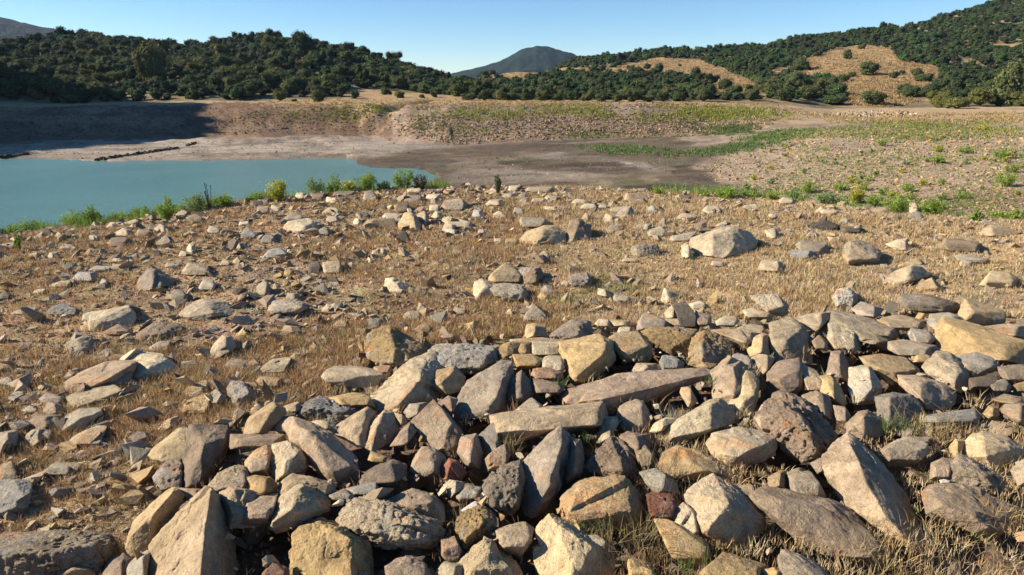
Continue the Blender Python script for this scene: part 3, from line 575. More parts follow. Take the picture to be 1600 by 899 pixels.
F T|950,190 1020,140 1060,120 1090,150 1080,190|1010,160,.2
F WP|1225,50 1250,20 1310,30 1310,60 1230,75|
F P|1150,210 1190,180 1250,220|
F W|1540,80 1580,35 1598,40 1610,80|
E TP|410,560 410,490 640,370 840,365 850,420 750,500 640,520 430,585|415,500,.1 640,490,.2 840,375,.1|broad flat-topped brown slab in the left-hand rubble, upper of two overlapping slabs
E WT|415,590 430,580 710,512 780,550 740,600 520,660 430,670|430,600,.1 510,640,.2 770,545,.1|pale flat slab just below the broad brown slab in the left-hand rubble
E W|790,350 830,305 1020,325 1080,380 1130,410 1100,460 950,490 840,490 815,465 880,410|940,400,.25 840,465,.15 1020,330,.1|bright cream block touching the right end of the broad brown slab
E W|490,110 520,70 820,15 845,90 830,140 700,160 560,200 510,180|500,115,.15 650,100,.2 815,25,.1|big cream block with shaded front at the left, above the broad brown slab
E P|645,180 740,130 810,160 830,190 660,200|
E GW|400,320 410,250 530,200 570,210 605,270 560,310 430,330|520,290,.2 480,230,.2
E PT r|845,200 960,120 1120,125 1140,170 1060,210 990,240 860,260|870,210,.1 1000,190,.15
E GW|925,280 1000,240 1065,240 1060,290 940,310|950,300,.1
E G|610,320 660,285 700,290 730,340 620,345|
E TG|1110,80 1160,25 1260,-30 1400,-10 1470,50 1480,90 1320,120 1180,110|1330,60,.2 1300,0,.2 1150,90,.1|broad hump-backed grey-tan boulder in the left-hand grass
E WT|1270,370 1330,260 1390,200 1440,210 1480,270 1400,300 1330,310|1360,270,.2
E GP|1390,400 1440,350 1545,360 1540,390 1440,420|
E T|1130,570 1180,520 1290,485 1300,540 1240,580 1160,605|1160,590,.15 1290,530,.2
E TY|1110,680 1140,620 1310,560 1320,620 1280,680 1210,690 1150,660|
E G|1315,560 1350,535 1410,590 1420,640 1350,650 1320,620|
E GK r|1415,530 1440,490 1520,495 1598,560 1600,620 1540,680 1470,680 1430,610|1480,610,.25 1560,560,.2
E T|975,790 1030,740 1120,705 1110,740 1020,800|
E Y|1200,740 1260,695 1310,740 1270,765 1200,765|
E P|240,710 300,615 390,640 380,680|
E PG|240,600 290,560 400,590 410,630 300,620|
E TP|150,750 250,710 390,700 360,770 200,800|
E GW|355,790 400,720 500,670 630,660 640,700 560,740 520,790 400,810|400,790,.15 500,720,.25 630,680,.1
E W|415,895 500,830 620,770 665,770 640,800 560,850 470,905|
E G|140,850 250,780 320,790 330,830 200,860|
E G|0,480 50,460 100,490 60,520 0,510|
E T|180,460 220,430 300,440 290,470|
E TW|60,70 180,25 225,30 130,75|
E B r|270,70 330,20 400,0 470,30 500,60 400,80|
E G|130,670 190,640 230,655 220,690|
E G|60,580 100,545 150,550 130,580|
I GP|850,700 870,640 920,580 980,580 1090,640 1080,680 980,720 870,730|950,600,.2 980,700,.25|humped grey-violet boulder alone in the left-hand field
I GW|1045,740 1090,710 1140,715 1180,770 1150,790 1060,760|
I WG|1230,720 1270,640 1330,650 1350,690 1300,720|
I TW|1120,610 1180,540 1300,565 1310,590 1280,610 1180,625|
I B|445,650 490,600 600,600 610,650 560,670|
I G|550,590 600,560 700,565 640,600|
I W|300,690 380,655 440,655 440,680 360,700|
I WT|690,370 770,325 820,340 840,370 800,385|
I P|670,420 700,385 800,385 800,440 690,450|
I PT|845,370 860,330 940,345 940,375 860,385|
I GW|960,330 1000,300 1050,320 1050,360 980,355|
I TW|740,305 860,265 870,285 780,310|
I T|1090,245 1140,210 1170,220 1160,250|
I PT|1160,260 1220,235 1290,280 1200,290|
I B|1475,390 1540,320 1598,360 1600,385|
I G|1290,350 1310,310 1370,330 1380,365|
I W|1160,470 1180,420 1220,460 1220,490|
I W|1115,500 1130,465 1170,480 1160,505|
I GP|1030,570 1040,540 1120,550 1110,575|
I TW|1360,560 1400,520 1440,540 1420,560|
I T|1450,540 1480,505 1500,520 1500,560|
I D|215,350 290,325 335,350 320,380 240,385|
I G|400,345 420,325 490,330 480,350|
I T|340,380 360,350 395,370 385,395|
I G|370,460 385,425 460,430 460,460|
I G|290,520 310,475 350,490 350,520|
I G|550,400 560,370 610,370 600,410|
I G|610,690 640,640 680,660 670,695|
I W|700,540 705,515 770,515 755,540|
I D|0,740 30,720 70,735 60,770 0,775|
I W|895,255 905,238 940,238 935,262|
I W|435,390 455,365 490,370 480,400|
I W|200,740 220,710 280,705 270,735|
I W|1490,310 1500,280 1550,270 1560,310|
I P|-20,440 0,430 100,410 60,460|
J W|165,330 200,285 330,262 390,290 420,325 300,350 190,355|320,280,.2 290,345,.25|broad white-lit boulder with dark right face in the upper left field
J WY|885,300 930,230 965,225 1000,250 1040,330 1000,355 900,345|985,250,.2 1000,345,.25 930,340,.1|cream pyramid-shaped boulder in the upper middle field
J PT|1000,240 1050,218 1085,250 1080,310 1040,330|
J T|668,310 690,275 760,265 860,265 880,325 800,340 690,330|720,280,.2 720,330,.2|brown log-shaped stone left of the cream pyramid-shaped boulder
J WG|785,255 810,230 880,235 910,270 880,290 860,262|
J W|605,290 620,262 670,270 665,315 610,305|
J D|615,240 640,222 700,230 715,260 660,270|
J PG|930,170 920,125 1030,120 1040,175 960,180|935,125,.1 1035,130,.15
J W|940,110 950,80 1020,78 1035,105|
J GP|665,150 680,100 720,90 765,140 740,165|
J PD|860,215 880,175 950,170 955,215 890,235|880,180,.1
J W|435,160 440,130 510,140 540,165 470,180|
J WT|400,240 460,195 500,200 530,235 460,240|
J WG|165,280 220,230 290,240 310,262 220,280|
J G|340,380 380,345 430,315 465,350 430,380|
J G|25,425 50,370 100,365 130,400 60,425|
J B|30,520 80,460 150,450 200,480 190,520|
J D|320,620 330,550 390,530 410,570 400,620|
J WT|410,590 420,540 510,530 550,560 540,600 440,620|
J W|795,700 810,640 860,635 930,690 970,700 920,740 810,720|865,650,.2 910,735,.2|bright cream stone alone in the middle of the central field
J WG|0,700 50,650 90,680 100,740 30,755|50,670,.2
J WG r|70,840 110,780 200,770 300,790 330,830 240,870 100,870|
J PG|180,770 195,730 270,735 275,780|
J W|1355,720 1365,660 1410,645 1440,680 1500,700 1598,740 1600,790 1370,790|1400,720,.2 1440,680,.2|upright cream face of stone at the left of the yellowish cluster in the central field
J WY|1440,650 1490,590 1560,545 1598,560 1690,640 1660,660 1598,650 1500,670|1560,600,.15|pale yellow slanted boulder at the back of the cluster in the central field
J WG r|1440,690 1540,670 1660,680 1700,740 1690,790 1600,790 1500,760|
K TP r|30,600 60,570 180,570 200,620 160,690 70,690|
J W|1155,360 1180,290 1250,310 1230,350|
J WT|1160,280 1200,250 1340,290 1360,320 1290,325|
J W|1180,350 1190,332 1260,340 1240,370|
J B s|1345,260 1360,210 1410,215 1425,250 1390,268|
J W|1460,250 1520,215 1560,250 1530,270|
J W|1080,230 1085,180 1140,180 1145,210|
J WG r|1150,200 1180,150 1280,140 1320,180 1300,215 1200,220|
J TW|1080,270 1120,220 1160,230 1165,265|
J T|1380,370 1390,335 1420,335 1440,370|
J D|1430,380 1445,350 1490,375 1470,385|
J W|1480,430 1490,390 1530,390 1540,425|
J WY|1550,430 1560,390 1620,390 1640,420|
J W|1060,140 1070,115 1150,115 1155,150 1100,160|
J TW|1430,180 1460,150 1540,145 1550,180 1490,190|
J W|1440,110 1470,75 1500,90 1500,120|
J G|1530,140 1550,110 1620,110 1620,145|
J D|1060,110 1080,80 1170,85 1160,108|
J P|0,240 10,190 80,190 90,240|
J W|80,220 100,180 150,195 150,225|
J P|340,140 345,110 430,105 430,150 370,155|
J GP|470,125 500,95 620,95 600,125 530,130|
J W|245,125 255,105 300,105 330,140 260,150|
J PG|430,290 450,250 500,250 540,290|
J G|350,500 370,465 410,490 420,505|
J G|770,480 780,450 815,460 800,485|
J W|690,540 700,505 725,530 715,545|
J GD|0,160 30,125 80,135 90,165 20,175|
J G|1220,480 1240,460 1295,470 1290,490|
J G|785,80 800,60 840,70 845,100|
J W|1190,100 1190,70 1230,75 1235,98|
J W|1570,100 1580,60 1640,60 1640,100|
K WY|45,400 90,350 200,310 260,310 330,350 330,420 200,440 80,430 50,415|190,340,.2 185,435,.25|big cream boulder with shaded right half in the upper middle of the field
K PT|330,390 360,280 410,270 495,310 490,400 420,420 340,430|420,290,.2 370,420,.1|upright purplish boulder touching the big cream boulder in the upper middle field
K WG|40,290 60,255 200,265 235,300 180,310 60,330|
K WP r|740,470 750,440 800,420 910,430 920,500 800,510 760,500|785,440,.15 790,500,.2|squarish pale block with pink front alone left of the biggest field boulder
K WT|1110,480 1120,390 1240,345 1390,305 1480,345 1530,410 1510,450 1400,505 1300,515 1220,500 1150,490|1265,360,.25 1300,510,.28 1400,320,.15|biggest field boulder, tan on the left with a dark right face
K W|1055,440 1080,420 1110,450 1140,520 1060,530|
K WG|980,400 1040,370 1160,345 1110,395 1010,410|
K W|845,370 860,335 930,315 980,345 975,375 850,380|850,365,.1
K G|815,340 830,300 880,300 850,345|
K WT|610,215 650,195 720,190 640,235|
K WG|640,245 700,200 745,190 770,255 700,268|730,200,.2 710,265,.2
K W|560,280 590,235 670,265 670,295 600,290|
K TP|430,270 460,230 490,260 490,290 450,290|465,240,.2
K WT|575,350 620,305 660,305 690,340 630,355|
K TP|640,370 640,350 720,335 730,370|
K B|830,225 870,180 915,215 910,235|
K TD|900,305 950,255 975,300 940,310|
K T|695,160 710,110 800,110 855,135 855,165 730,160|720,115,.2 725,160,.2
K WP|1020,270 1060,230 1160,245 1160,270 1070,272|
K W|1180,220 1220,185 1290,190 1310,240 1280,245|1275,235,.2
K W|1425,215 1450,185 1520,175 1550,210 1530,225|
K D|1030,150 1050,120 1110,120 1125,155|
K T|1065,110 1070,92 1130,95 1130,115|
K P|780,98 790,78 835,78 835,98|
K TW|80,90 110,68 260,68 250,105 160,110|
K W|115,170 130,140 200,140 210,175|
K WG|200,140 220,120 280,130 285,160|
K TP|25,180 70,135 120,170 110,185|
K W|365,175 400,140 470,155 450,178|
K W|420,205 450,175 510,170 535,200 480,210|
K GW|535,195 560,172 600,190 590,205|
K W|180,210 200,190 340,195 340,212 240,220|
K PG|250,270 260,235 310,245 310,270|
K G|0,240 20,195 60,205 80,245|
K WT|150,510 200,465 240,500 200,515|
K TY|680,530 710,512 770,515 800,545|
K GP r|345,670 360,620 470,600 500,650 480,690 400,695|
K W|530,740 540,700 630,730 625,770|
K WG|630,770 640,740 730,750 740,800|
K W|930,780 950,700 1040,740 1060,770 960,800|960,710,.2 980,790,.2
K W|1100,800 1180,780 1210,810 1180,840|
K W|300,680 320,655 360,660 350,690|
K WT|1270,310 1340,275 1345,305 1300,315|
K PW|1240,560 1250,530 1320,535 1330,570|
K T|1345,560 1370,540 1410,565 1380,575|
K B|1140,690 1160,640 1190,690 1160,700|
K GD|45,140 60,100 90,105 90,140|
K W|745,330 800,300 830,305 800,335|
"""
# ---------------------------------------------------------------- rocks
COL = {'Y': (.47, .325, .155), 'T': (.41, .305, .19), 'G': (.36, .305, .23), 'P': (.335, .245, .17), 'D': (.15, .12, .09), 'R': (.31, .13, .075), 'W': (.52, .42, .275), 'B': (.345, .32, .275), 'K': (.60, .53, .43)}  # D also puts shade into the colour of a few shadowed stones
ORI = {c: (400*(i % 4), (674, 474, 275)[i//4]) for i, c in enumerate('ABCDEFGHIJKL')}
def parse():
    out = []
    for ln in ROCKS.strip().splitlines():
        a = (ln.split('|')+['', '', ''])[:4]; h = a[0].split(); ox, oy = ORI[h[0]]
        P = np.array([[float(v) for v in p.split(',')] for p in a[1].split()]); P = P/3.995+[ox, oy]
        Rg = np.array([[float(v) for v in p.split(',')] for p in a[2].split()]) if a[2].strip() else np.zeros((0, 3))
        if len(Rg): Rg[:, :2] = Rg[:, :2]/3.995+[ox, oy]
        ar = .5*abs(np.dot(P[:, 0], np.roll(P[:, 1], 1))-np.dot(P[:, 1], np.roll(P[:, 0], 1)))
        c = np.mean([COL[k] for k in h[1]], 0)
        out.append(dict(P=P, R=Rg, area=ar, col=c, code=h[1], flag=h[2] if len(h) > 2 else '', label=a[3].strip(), c=P.mean(0)))
    return out
def rock_geo(V0, sub, flag, size, seed, chips=7, amp=1.):
    """A fractured block: the convex body of V0 with knocked corners, seen from its centre, roughened."""
    rg = np.random.default_rng(seed); c = V0.mean(0); A = V0-c; cov = A.T@A/len(A)+np.eye(3)*(size*.04)**2
    wv, U = np.linalg.eigh(cov); W = U/np.sqrt(wv); B = A@W
    bm = bmesh.new(); [bm.verts.new(p) for p in B+rg.normal(0, .01, B.shape)]; r = bmesh.ops.convex_hull(bm, input=bm.verts); bm.faces.ensure_lookup_table(); bm.normal_update()
    N = []; D = []
    cen = B.mean(0)
    for f in bm.faces:
        nn = np.array(f.normal[:]); dd_ = float(nn@np.array(f.verts[0].co[:]))
        if dd_ < 0: nn, dd_ = -nn, -dd_
        if dd_ > 1e-4: N.append(nn); D.append(dd_)
    bm.free(); N = np.array(N); D = np.array(D)
    cn = rg.normal(size=(chips, 3)); cn /= np.linalg.norm(cn, axis=1)[:, None]; cdv = (B@cn.T).max(0)*rg.uniform(.84, .97, chips)
    N = np.concatenate([N, cn]); D = np.concatenate([D, cdv])
    d, faces = ico(sub); wgt = np.maximum(d@N.T/D, 1e-6); p = 140 if flag != 'r' and flag != 'R' else 45
    mx = wgt.max(1); rad = 1/(mx*((wgt/mx[:, None])**p).sum(1)**(1/p))
    if sub >= 5:                       # broken-out notches
        for _ in range(4 if sub >= 6 else 2):
            n1 = rg.normal(size=3); n1 /= np.linalg.norm(n1); m1 = np.cross(n1, rg.normal(size=3)); m1 /= np.linalg.norm(m1); m1 = m1+n1*rg.uniform(-.2, .5)
            a1 = (B@n1).max()*rg.uniform(.66, .86); b1 = max((B@m1).max(), .3)*rg.uniform(.12, .6)
            rA = np.where(d@n1 > 1e-3, a1/np.maximum(d@n1, 1e-3), 1e3); rB = np.where(d@m1 > 1e-3, b1/np.maximum(d@m1, 1e-3), 1e3); rad = np.minimum(rad, np.maximum(rA, rB))
    Q = (d*rad[:, None])@np.linalg.inv(W); s = size; o = rg.uniform(-50, 50, 3)
    k = {'': 1., 's': 1.2, 'r': 2.2, 'R': 3.2}[flag]*amp
    e = noise(Q/s*2.2+o, 1)*.018+noise(Q/s*4.7+o, 2)*.012
    rd = 1-np.abs(noise(Q/s*5+o, 3)); e = e-(np.clip(rd-.86, 0, 1)*.45)*(.25*k)
    st = np.abs(((Q/s)@(rg.normal(size=3)*4)+.6*noise(Q/s*2+o, 6)) % 1-.5); e = e+0*st
    if sub >= 5:
        e = e+k*(noise(Q/s*11+o, 4)*.011+noise(Q/s*23+o, 5)*.006)
        if flag in 'rR' and flag: e = e-np.clip(noise(Q/s*9+o, 8)-.15, 0, 1)*(.07 if flag == 'r' else .12)
    if sub >= 6: e = e-np.clip(noise(Q/s*1.5+o, 12)-.22, 0, 1)*.16
    if sub >= 6: e = e+k*noise(Q/s*48+o, 9)*.0042+k*noise(Q/s*30+o, 13)*.004
    if sub >= 5: e = e-np.clip(noise(Q/s*6+o, 14)-.3, 0, 1)*.05*k
    ln = np.linalg.norm(Q, axis=1, keepdims=True); th = np.sqrt(wv.min())/s
    Q = Q+Q/ln*(e*s*min(1., .45+th*2))[:, None]
    return Q, faces, c
def rock_points(r, i):
    P, Rg = r['P'], r['R']; c = P.mean(0); s = math.sqrt(r['area']); inpile = c[1] > 480 and bool(pile(*hit(c[0], c[1])[0, :2]) > .08)
    lo = P[np.argmax(P[:, 1])]; anc = c if inpile else c*.25+np.array([c[0], P[:, 1].max()])*.75
    H = hit(anc[0], min(anc[1], 1090.), surf)[0]; dh = H[2]-EYE
    d0 = H[1]*cP-dh*sP
    tilt = .55 if inpile else (.45 if c[1] > 480 else .25)
    def pos(q, b=0.):
        D = rays(q[:, 0], q[:, 1]); dl = np.where(D[:, 2] < -.02, dh/np.minimum(D[:, 2], -.02), d0*2); dl = np.clip(dl, d0*.72, d0*1.35)
        dd_ = d0*(1-tilt)+dl*tilt; size = s*d0/F; dd_ = dd_-b*size*1.9; u_ = (q[:, 0]-c[0])/(np.ptp(P[:, 0])*.5+1e-6); dd_ = dd_+(np.asarray(b) == 0)*size*(.32*np.clip(u_, 0, 1)+.12*np.clip(-u_, 0, 1)); return D*dd_[:, None]+[0, 0, EYE]
    O = pos(c+(P-c)*(1.10 if inpile else 1.05)); size = s*d0/F
    if len(Rg) < 2:
        rg = np.random.default_rng(1000+i); ex = P-c; ax = np.linalg.svd(ex)[2][0]; hw = np.abs(ex@ax).max()
        wd_, ht_ = np.ptp(P[:, 0]), np.ptp(P[:, 1])
        if rg.random() < (.6 if ht_ > .62*wd_ else .25):     # an upright edge: lit left face, right face turned away
            u = rg.uniform(.02, .22); e = np.array([c+[wd_*(u+rg.uniform(-.06, .06)), -ht_*.36], c+[wd_*(u+rg.uniform(-.08, .08)), ht_*.30], c+[-wd_*.22, rg.uniform(-.1, .1)*ht_]]); bb = np.array([.30, .42, .22])*rg.uniform(.8, 1.2)
        else:                                                # a flat top over a steep front
            u = rg.uniform(-.12, .14); e = np.array([c+[-wd_*.38, ht_*(u+rg.uniform(-.08, .08))], c+[wd_*.36, ht_*(u+rg.uniform(-.1, .06))], c+[-wd_*.3, ht_*.34], c+[wd_*.3, ht_*.34]]); bb = np.array([.36, .36, .30, .28])*rg.uniform(.75, 1.2)
        top = pos(e, bb); O2 = [O, top]
        if len(Rg): O2.append(pos(Rg[:, :2], Rg[:, 2]))
    else: O2 = [O, pos(Rg[:, :2], Rg[:, 2])]
    oc = O.mean(0); back = np.array([oc[0]/max(oc[1], .1)*.8, .85, -.35 if inpile else -.12]); back /= np.linalg.norm(back)
    O2.append(oc+(O-oc)*.82+back*size*(.5 if inpile else .62))
    return np.concatenate(O2), size, d0
RK = parse(); RK.sort(key=lambda r: -r['area'])
def shortname(l):
    for wd in (' with ', ' in ', ' at ', ' lying ', ' leaning ', ' half ', ' under ', ' above ', ' beside ', ' left ', ' right ', ' tilted ', ' touching ', ' standing ', ' just ', ' of ', ' next ', ' running ', ' sloping ', ' cut ', ' rising ', ' resting ', ' tucked ', ' below ', ' on ', ' behind ', ' perched ', ' carrying ', ' alone ', ' facing ', ' along ', ' like ', ',', ' topmost '):
        if wd in l: l = l.split(wd)[0]
    return l
LM = {}
for r in RK:
    if r['label']: LM.setdefault(shortname(r['label']), []).append(r)
LM = {k: v[0] for k, v in LM.items() if len(v) == 1 and 3 <= len(k.split()) <= 6 and v[0]['area'] > 500}
def colour_word(r):
    return {'Y': 'ochre', 'T': 'tan', 'G': 'grey', 'P': 'purplish-brown', 'D': 'dark', 'R': 'reddish', 'W': 'pale cream', 'B': 'blue-grey', 'K': 'whitish'}[r['code'][0]]
def shape_word(r):
    P = r['P']; w_, h_ = np.ptp(P[:, 0]), np.ptp(P[:, 1])
    sz = 'sizeable' if r['area'] > 2600 else 'medium' if r['area'] > 700 else 'small' if r['area'] > 180 else 'tiny'
    return sz+' '+('flat' if w_ > 2.1*h_ else 'upright' if h_ > 1.15*w_ else 'blocky' if len(P) < 6 else 'rounded' if r['flag'] in ('r', 'R') else 'angular')
def autolabel(r, used):
    cand = sorted(LM.items(), key=lambda kv: np.hypot(*(kv[1]['c']-r['c'])))
    for nm, q in cand[:3]:
        dx, dy = r['c']-q['c']
        if abs(dx) > 2.2*abs(dy): rel = 'right of' if dx > 0 else 'left of'
        elif abs(dy) > 2.2*abs(dx): rel = 'below' if dy > 0 else 'above'
        else: rel = ('lower ' if dy > 0 else 'upper ')+('right of' if dx > 0 else 'left of')
        l = f"{shape_word(r)} {colour_word(r)} stone {rel} the {nm}"
        if l not in used: return l
    l0 = l; k = 2
    for o in ('a second', 'a third', 'a fourth', 'a fifth', 'a sixth'):
        l = l0.replace(' stone ', ' stone, '+o[2:]+' one farther out, ')
        if l not in used: return l
    return l
used = set(); small = []
NIND = 300
for i, r in enumerate(RK):
    pts, size, d0 = rock_points(r, i); s = math.sqrt(r['area'])
    if i >= NIND: small.append((r, pts, size, i)); continue
    sub = 6 if s > 48 else 5 if s > 22 else 4
    if s > 85: sub = 7
    Q, faces, c = rock_geo(pts, sub, r['flag'], size, 500+i, chips=6 if s > 40 else 3)
    z0 = Q[:, 2].min(); mat = M_ROUGH if r['flag'] in ('r', 'R') else M_STRATA if r['flag'] == 's' else M_SMOOTH
    lab = r['label'] or autolabel(r, used); used.add(lab)
    nm = 'boulder' if ('boulder' in lab.split(' the ')[0]) else 'stone_slab' if 'slab' in lab.split(' the ')[0] else 'rock'
    Q[:, 2] -= z0; o = mesh(nm, Q, faces, mat, smooth=True); o.location = c+[0, 0, z0]
    v = np.random.default_rng(i).uniform(.74, 1.12); o.color = (*np.clip(r['col']*v*1.02, 0, 1), 1)
    o.pass_index = 0
    tag(o, lab, 'rock', 'rocks scattered over the dry lake bank' if (c[1] > 5) else 'rocks heaped in the foreground pile')
# ---- loose stones
def variants(n, sub, flat, seed, ch=9):
    out = []
    for k in range(n):                 # broken shards: hulls of a few corner points
        rg = np.random.default_rng(seed+k); d = rg.normal(size=(ch+(3 if sub > 2 else 0), 3)); d /= np.linalg.norm(d, axis=1)[:, None]; d *= rg.uniform(.75, 1.1, (len(d), 1))
        bm = bmesh.new(); [bm.verts.new(p) for p in d]; res = bmesh.ops.convex_hull(bm, input=bm.verts); bmesh.ops.delete(bm, geom=[g for g in res['geom_interior'] if isinstance(g, bmesh.types.BMVert)], context='VERTS')
        bmesh.ops.triangulate(bm, faces=bm.faces); bm.verts.index_update(); bmesh.ops.recalc_face_normals(bm, faces=bm.faces)
        Q = np.array([v.co[:] for v in bm.verts])*[1, rg.uniform(.55, .95), rg.uniform(*flat)]; f = np.array([[v.index for v in q.verts] for q in bm.faces]); bm.free(); out.append((Q, f))
    return out
def scatter(name, pts, sizes, vs, cols, tilt=.35, sink=.38):
    Vs, Fs, Cs = [], [], []; n0 = 0; which = rng.integers(0, len(vs), len(pts))
    for k, (Q, f) in enumerate(vs):
        I = np.where(which == k)[0]
        if not len(I): continue
        a = rng.uniform(0, 6.283, len(I)); ca, sa = np.cos(a), np.sin(a); tx, ty = rng.normal(0, tilt, (2, len(I)))
        X = Q[None, :, 0]*ca[:, None]-Q[None, :, 1]*sa[:, None]; Y = Q[None, :, 0]*sa[:, None]+Q[None, :, 1]*ca[:, None]; Z = Q[None, :, 2]+X*tx[:, None]+Y*ty[:, None]
        sz = sizes[I][:, None]; V = np.stack([X*sz+pts[I, 0][:, None], Y*sz+pts[I, 1][:, None], Z*sz+pts[I, 2][:, None]+sz*Q[:, 2].max()*(1-2*sink)], -1)
        Vs.append(V.reshape(-1, 3)); Fs.append((f[None]+np.arange(len(I))[:, None, None]*len(Q)+n0).reshape(-1, 3)); n0 += len(I)*len(Q)
        Cs.append(np.repeat(cols[I], len(Q), 0))
    return np.concatenate(Vs), np.concatenate(Fs), np.concatenate(Cs)
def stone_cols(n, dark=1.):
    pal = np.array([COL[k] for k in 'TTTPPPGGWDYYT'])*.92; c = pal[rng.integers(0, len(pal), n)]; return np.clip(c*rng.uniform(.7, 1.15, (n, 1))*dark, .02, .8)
def polar(n, r0, r1, a, power=1.6):
    u = rng.uniform(0, 1, n); r = (r0**(2-power)+u*(r1**(2-power)-r0**(2-power)))**(1/(2-power)); t = np.radians(rng.uniform(-a, a, n)); return r*np.sin(t), r*np.cos(t)
x, y = polar(30000, 1.6, 13.8, 56, 1.1); t = np.degrees(np.arctan2(x, y)); k = (np.hypot(x, y) < np.interp(t, RIM[:, 0], RIM[:, 1])+1.0)
dens = n2(x, y, 1.6, 81, 3)+.75*ss(-x, -.5, 1.5)-.75*ss(x, .3, 2.)*(y > 3.5)+1.1*(np.hypot(x, y) > np.interp(t, RIM[:, 0], RIM[:, 1])-1.9)*(x < 2); k &= dens > rng.uniform(-.9, .8, len(x)); k &= ~((pile(x, y) > .02) & (rng.random(len(x)) < .9))
x, y = x[k], y[k]; sz = np.exp(rng.normal(-4.3, .55, len(x)))*np.where(x < -.3, 1.12, .95)*(1+.03*np.hypot(x, y)); sz *= 1+.55*(np.hypot(x, y) > np.interp(np.degrees(np.arctan2(x, y)), RIM[:, 0], RIM[:, 1])-1.6)*(x < 2); sz = np.clip(sz, .006, .13)
V1, F1, C1 = scatter('s', np.stack([x, y, surf(x, y)], -1), sz, variants(18, 2, (.2, .75), 300, 9), stone_cols(len(x)))
V1s, F1s, C1s = [V1], [F1], [C1]; n0 = len(V1)
# rubble under and between the pile's big blocks, colour darkened for the gaps' shade
bx, by = rng.uniform(-3.2, 4.6, 9000), rng.uniform(1.0, 5.6, 9000); k = polysd(bx, by, PILE) > .02; bx, by = bx[k][:1500], by[k][:1500]
right = (bx > .2) & (by < 2.9); k = ~(right & (rng.random(len(bx)) < .6)); bx, by = bx[k], by[k]
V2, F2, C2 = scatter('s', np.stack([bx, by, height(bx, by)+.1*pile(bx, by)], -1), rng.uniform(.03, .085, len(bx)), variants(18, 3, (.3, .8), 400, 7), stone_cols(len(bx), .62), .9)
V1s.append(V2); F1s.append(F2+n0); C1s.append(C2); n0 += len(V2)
for r, pts, size, i in small:
    Q, faces, c = rock_geo(pts, 3, r['flag'], size, 500+i, 4); V1s.append(Q+c); F1s.append(faces+n0); n0 += len(Q); C1s.append(np.repeat(r['col'][None]*.95, len(Q), 0))
# flat broken pieces lying thick on the left half of the bank
x, y = polar(9500, 2.4, 13.6, 54, 1.0); k = (np.hypot(x, y) < np.interp(np.degrees(np.arctan2(x, y)), RIM[:, 0], RIM[:, 1])) & (n2(x, y, 1.0, 88, 3)+.8*ss(-x, -2, 2.)+.7*(np.hypot(x, y) > 8)-.6 > rng.uniform(-1, .5, len(x))) & (pile(x, y) < .02); x, y = x[k], y[k]
V4, F4, C4 = scatter('s', np.stack([x, y, height(x, y)], -1), np.clip(np.exp(rng.normal(-3.25, .42, len(x)))*(1+.02*np.hypot(x, y)), .018, .13), variants(16, 3, (.22, .6), 380, 8), stone_cols(len(x), .85), .4, .3)
V1s.append(V4); F1s.append(F4+n0); C1s.append(C4); n0 += len(V4); print('plates', len(x))
# gravel
x, y = polar(36000, 1.5, 13.5, 56, 1.0); t = np.degrees(np.arctan2(x, y)); k = (np.hypot(x, y) < np.interp(t, RIM[:, 0], RIM[:, 1])+.5) & (n2(x, y, .9, 85, 3)+.35*ss(-x, -.5, .5)-.4*ss(x, .5, 2) >  rng.uniform(-.8, .9, len(x))); x, y = x[k], y[k]
V3, F3, C3 = scatter('s', np.stack([x, y, height(x, y)], -1), rng.uniform(.004, .014, len(x))*(1+.06*np.hypot(x, y)), variants(8, 1, (.3, .8), 350), stone_cols(len(x)))
V1s.append(V3); F1s.append(F3+n0); C1s.append(C3)
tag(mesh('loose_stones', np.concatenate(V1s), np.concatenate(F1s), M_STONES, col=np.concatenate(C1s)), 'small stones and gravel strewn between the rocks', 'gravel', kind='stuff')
# stones on the banks across the valley
def poly_px(poly, n):
    P = np.array(poly, float); x = rng.uniform(P[:, 0].min(), P[:, 0].max(), n*4); y = rng.uniform(P[:, 1].min(), P[:, 1].max(), n*4); k = inpoly(x, y, poly); return x[k][:n], y[k][:n]
def far_stones(name, label, specs):
    PS, SZ, CC = [], [], []
    for poly, n, s0, s1, tint in specs:
        h = hit(*poly_px(poly, n)); h = h[~np.isnan(h[:, 0])]; dd_ = np.hypot(h[:, 0], h[:, 1]); h = h[dd_ > 16]; dd_ = dd_[dd_ > 16]
        h[:, :2] += rng.normal(0, .5, (len(h), 2)); h[:, 2] = height(h[:, 0], h[:, 1])
        PS.append(h); SZ.append(s0*(s1/s0)**(rng.random(len(h))**2.2)*np.clip(dd_/90, .35, 1.1)); CC.append(np.clip(stone_cols(len(h))*tint, .02, .8))
    V, Fc, Cc = scatter(name, np.concatenate(PS), np.concatenate(SZ), variants(10, 1, (.35, .8), 600), np.concatenate(CC)); tag(mesh(name, V, Fc, M_STONES, col=Cc), label, 'stones', kind='stuff')
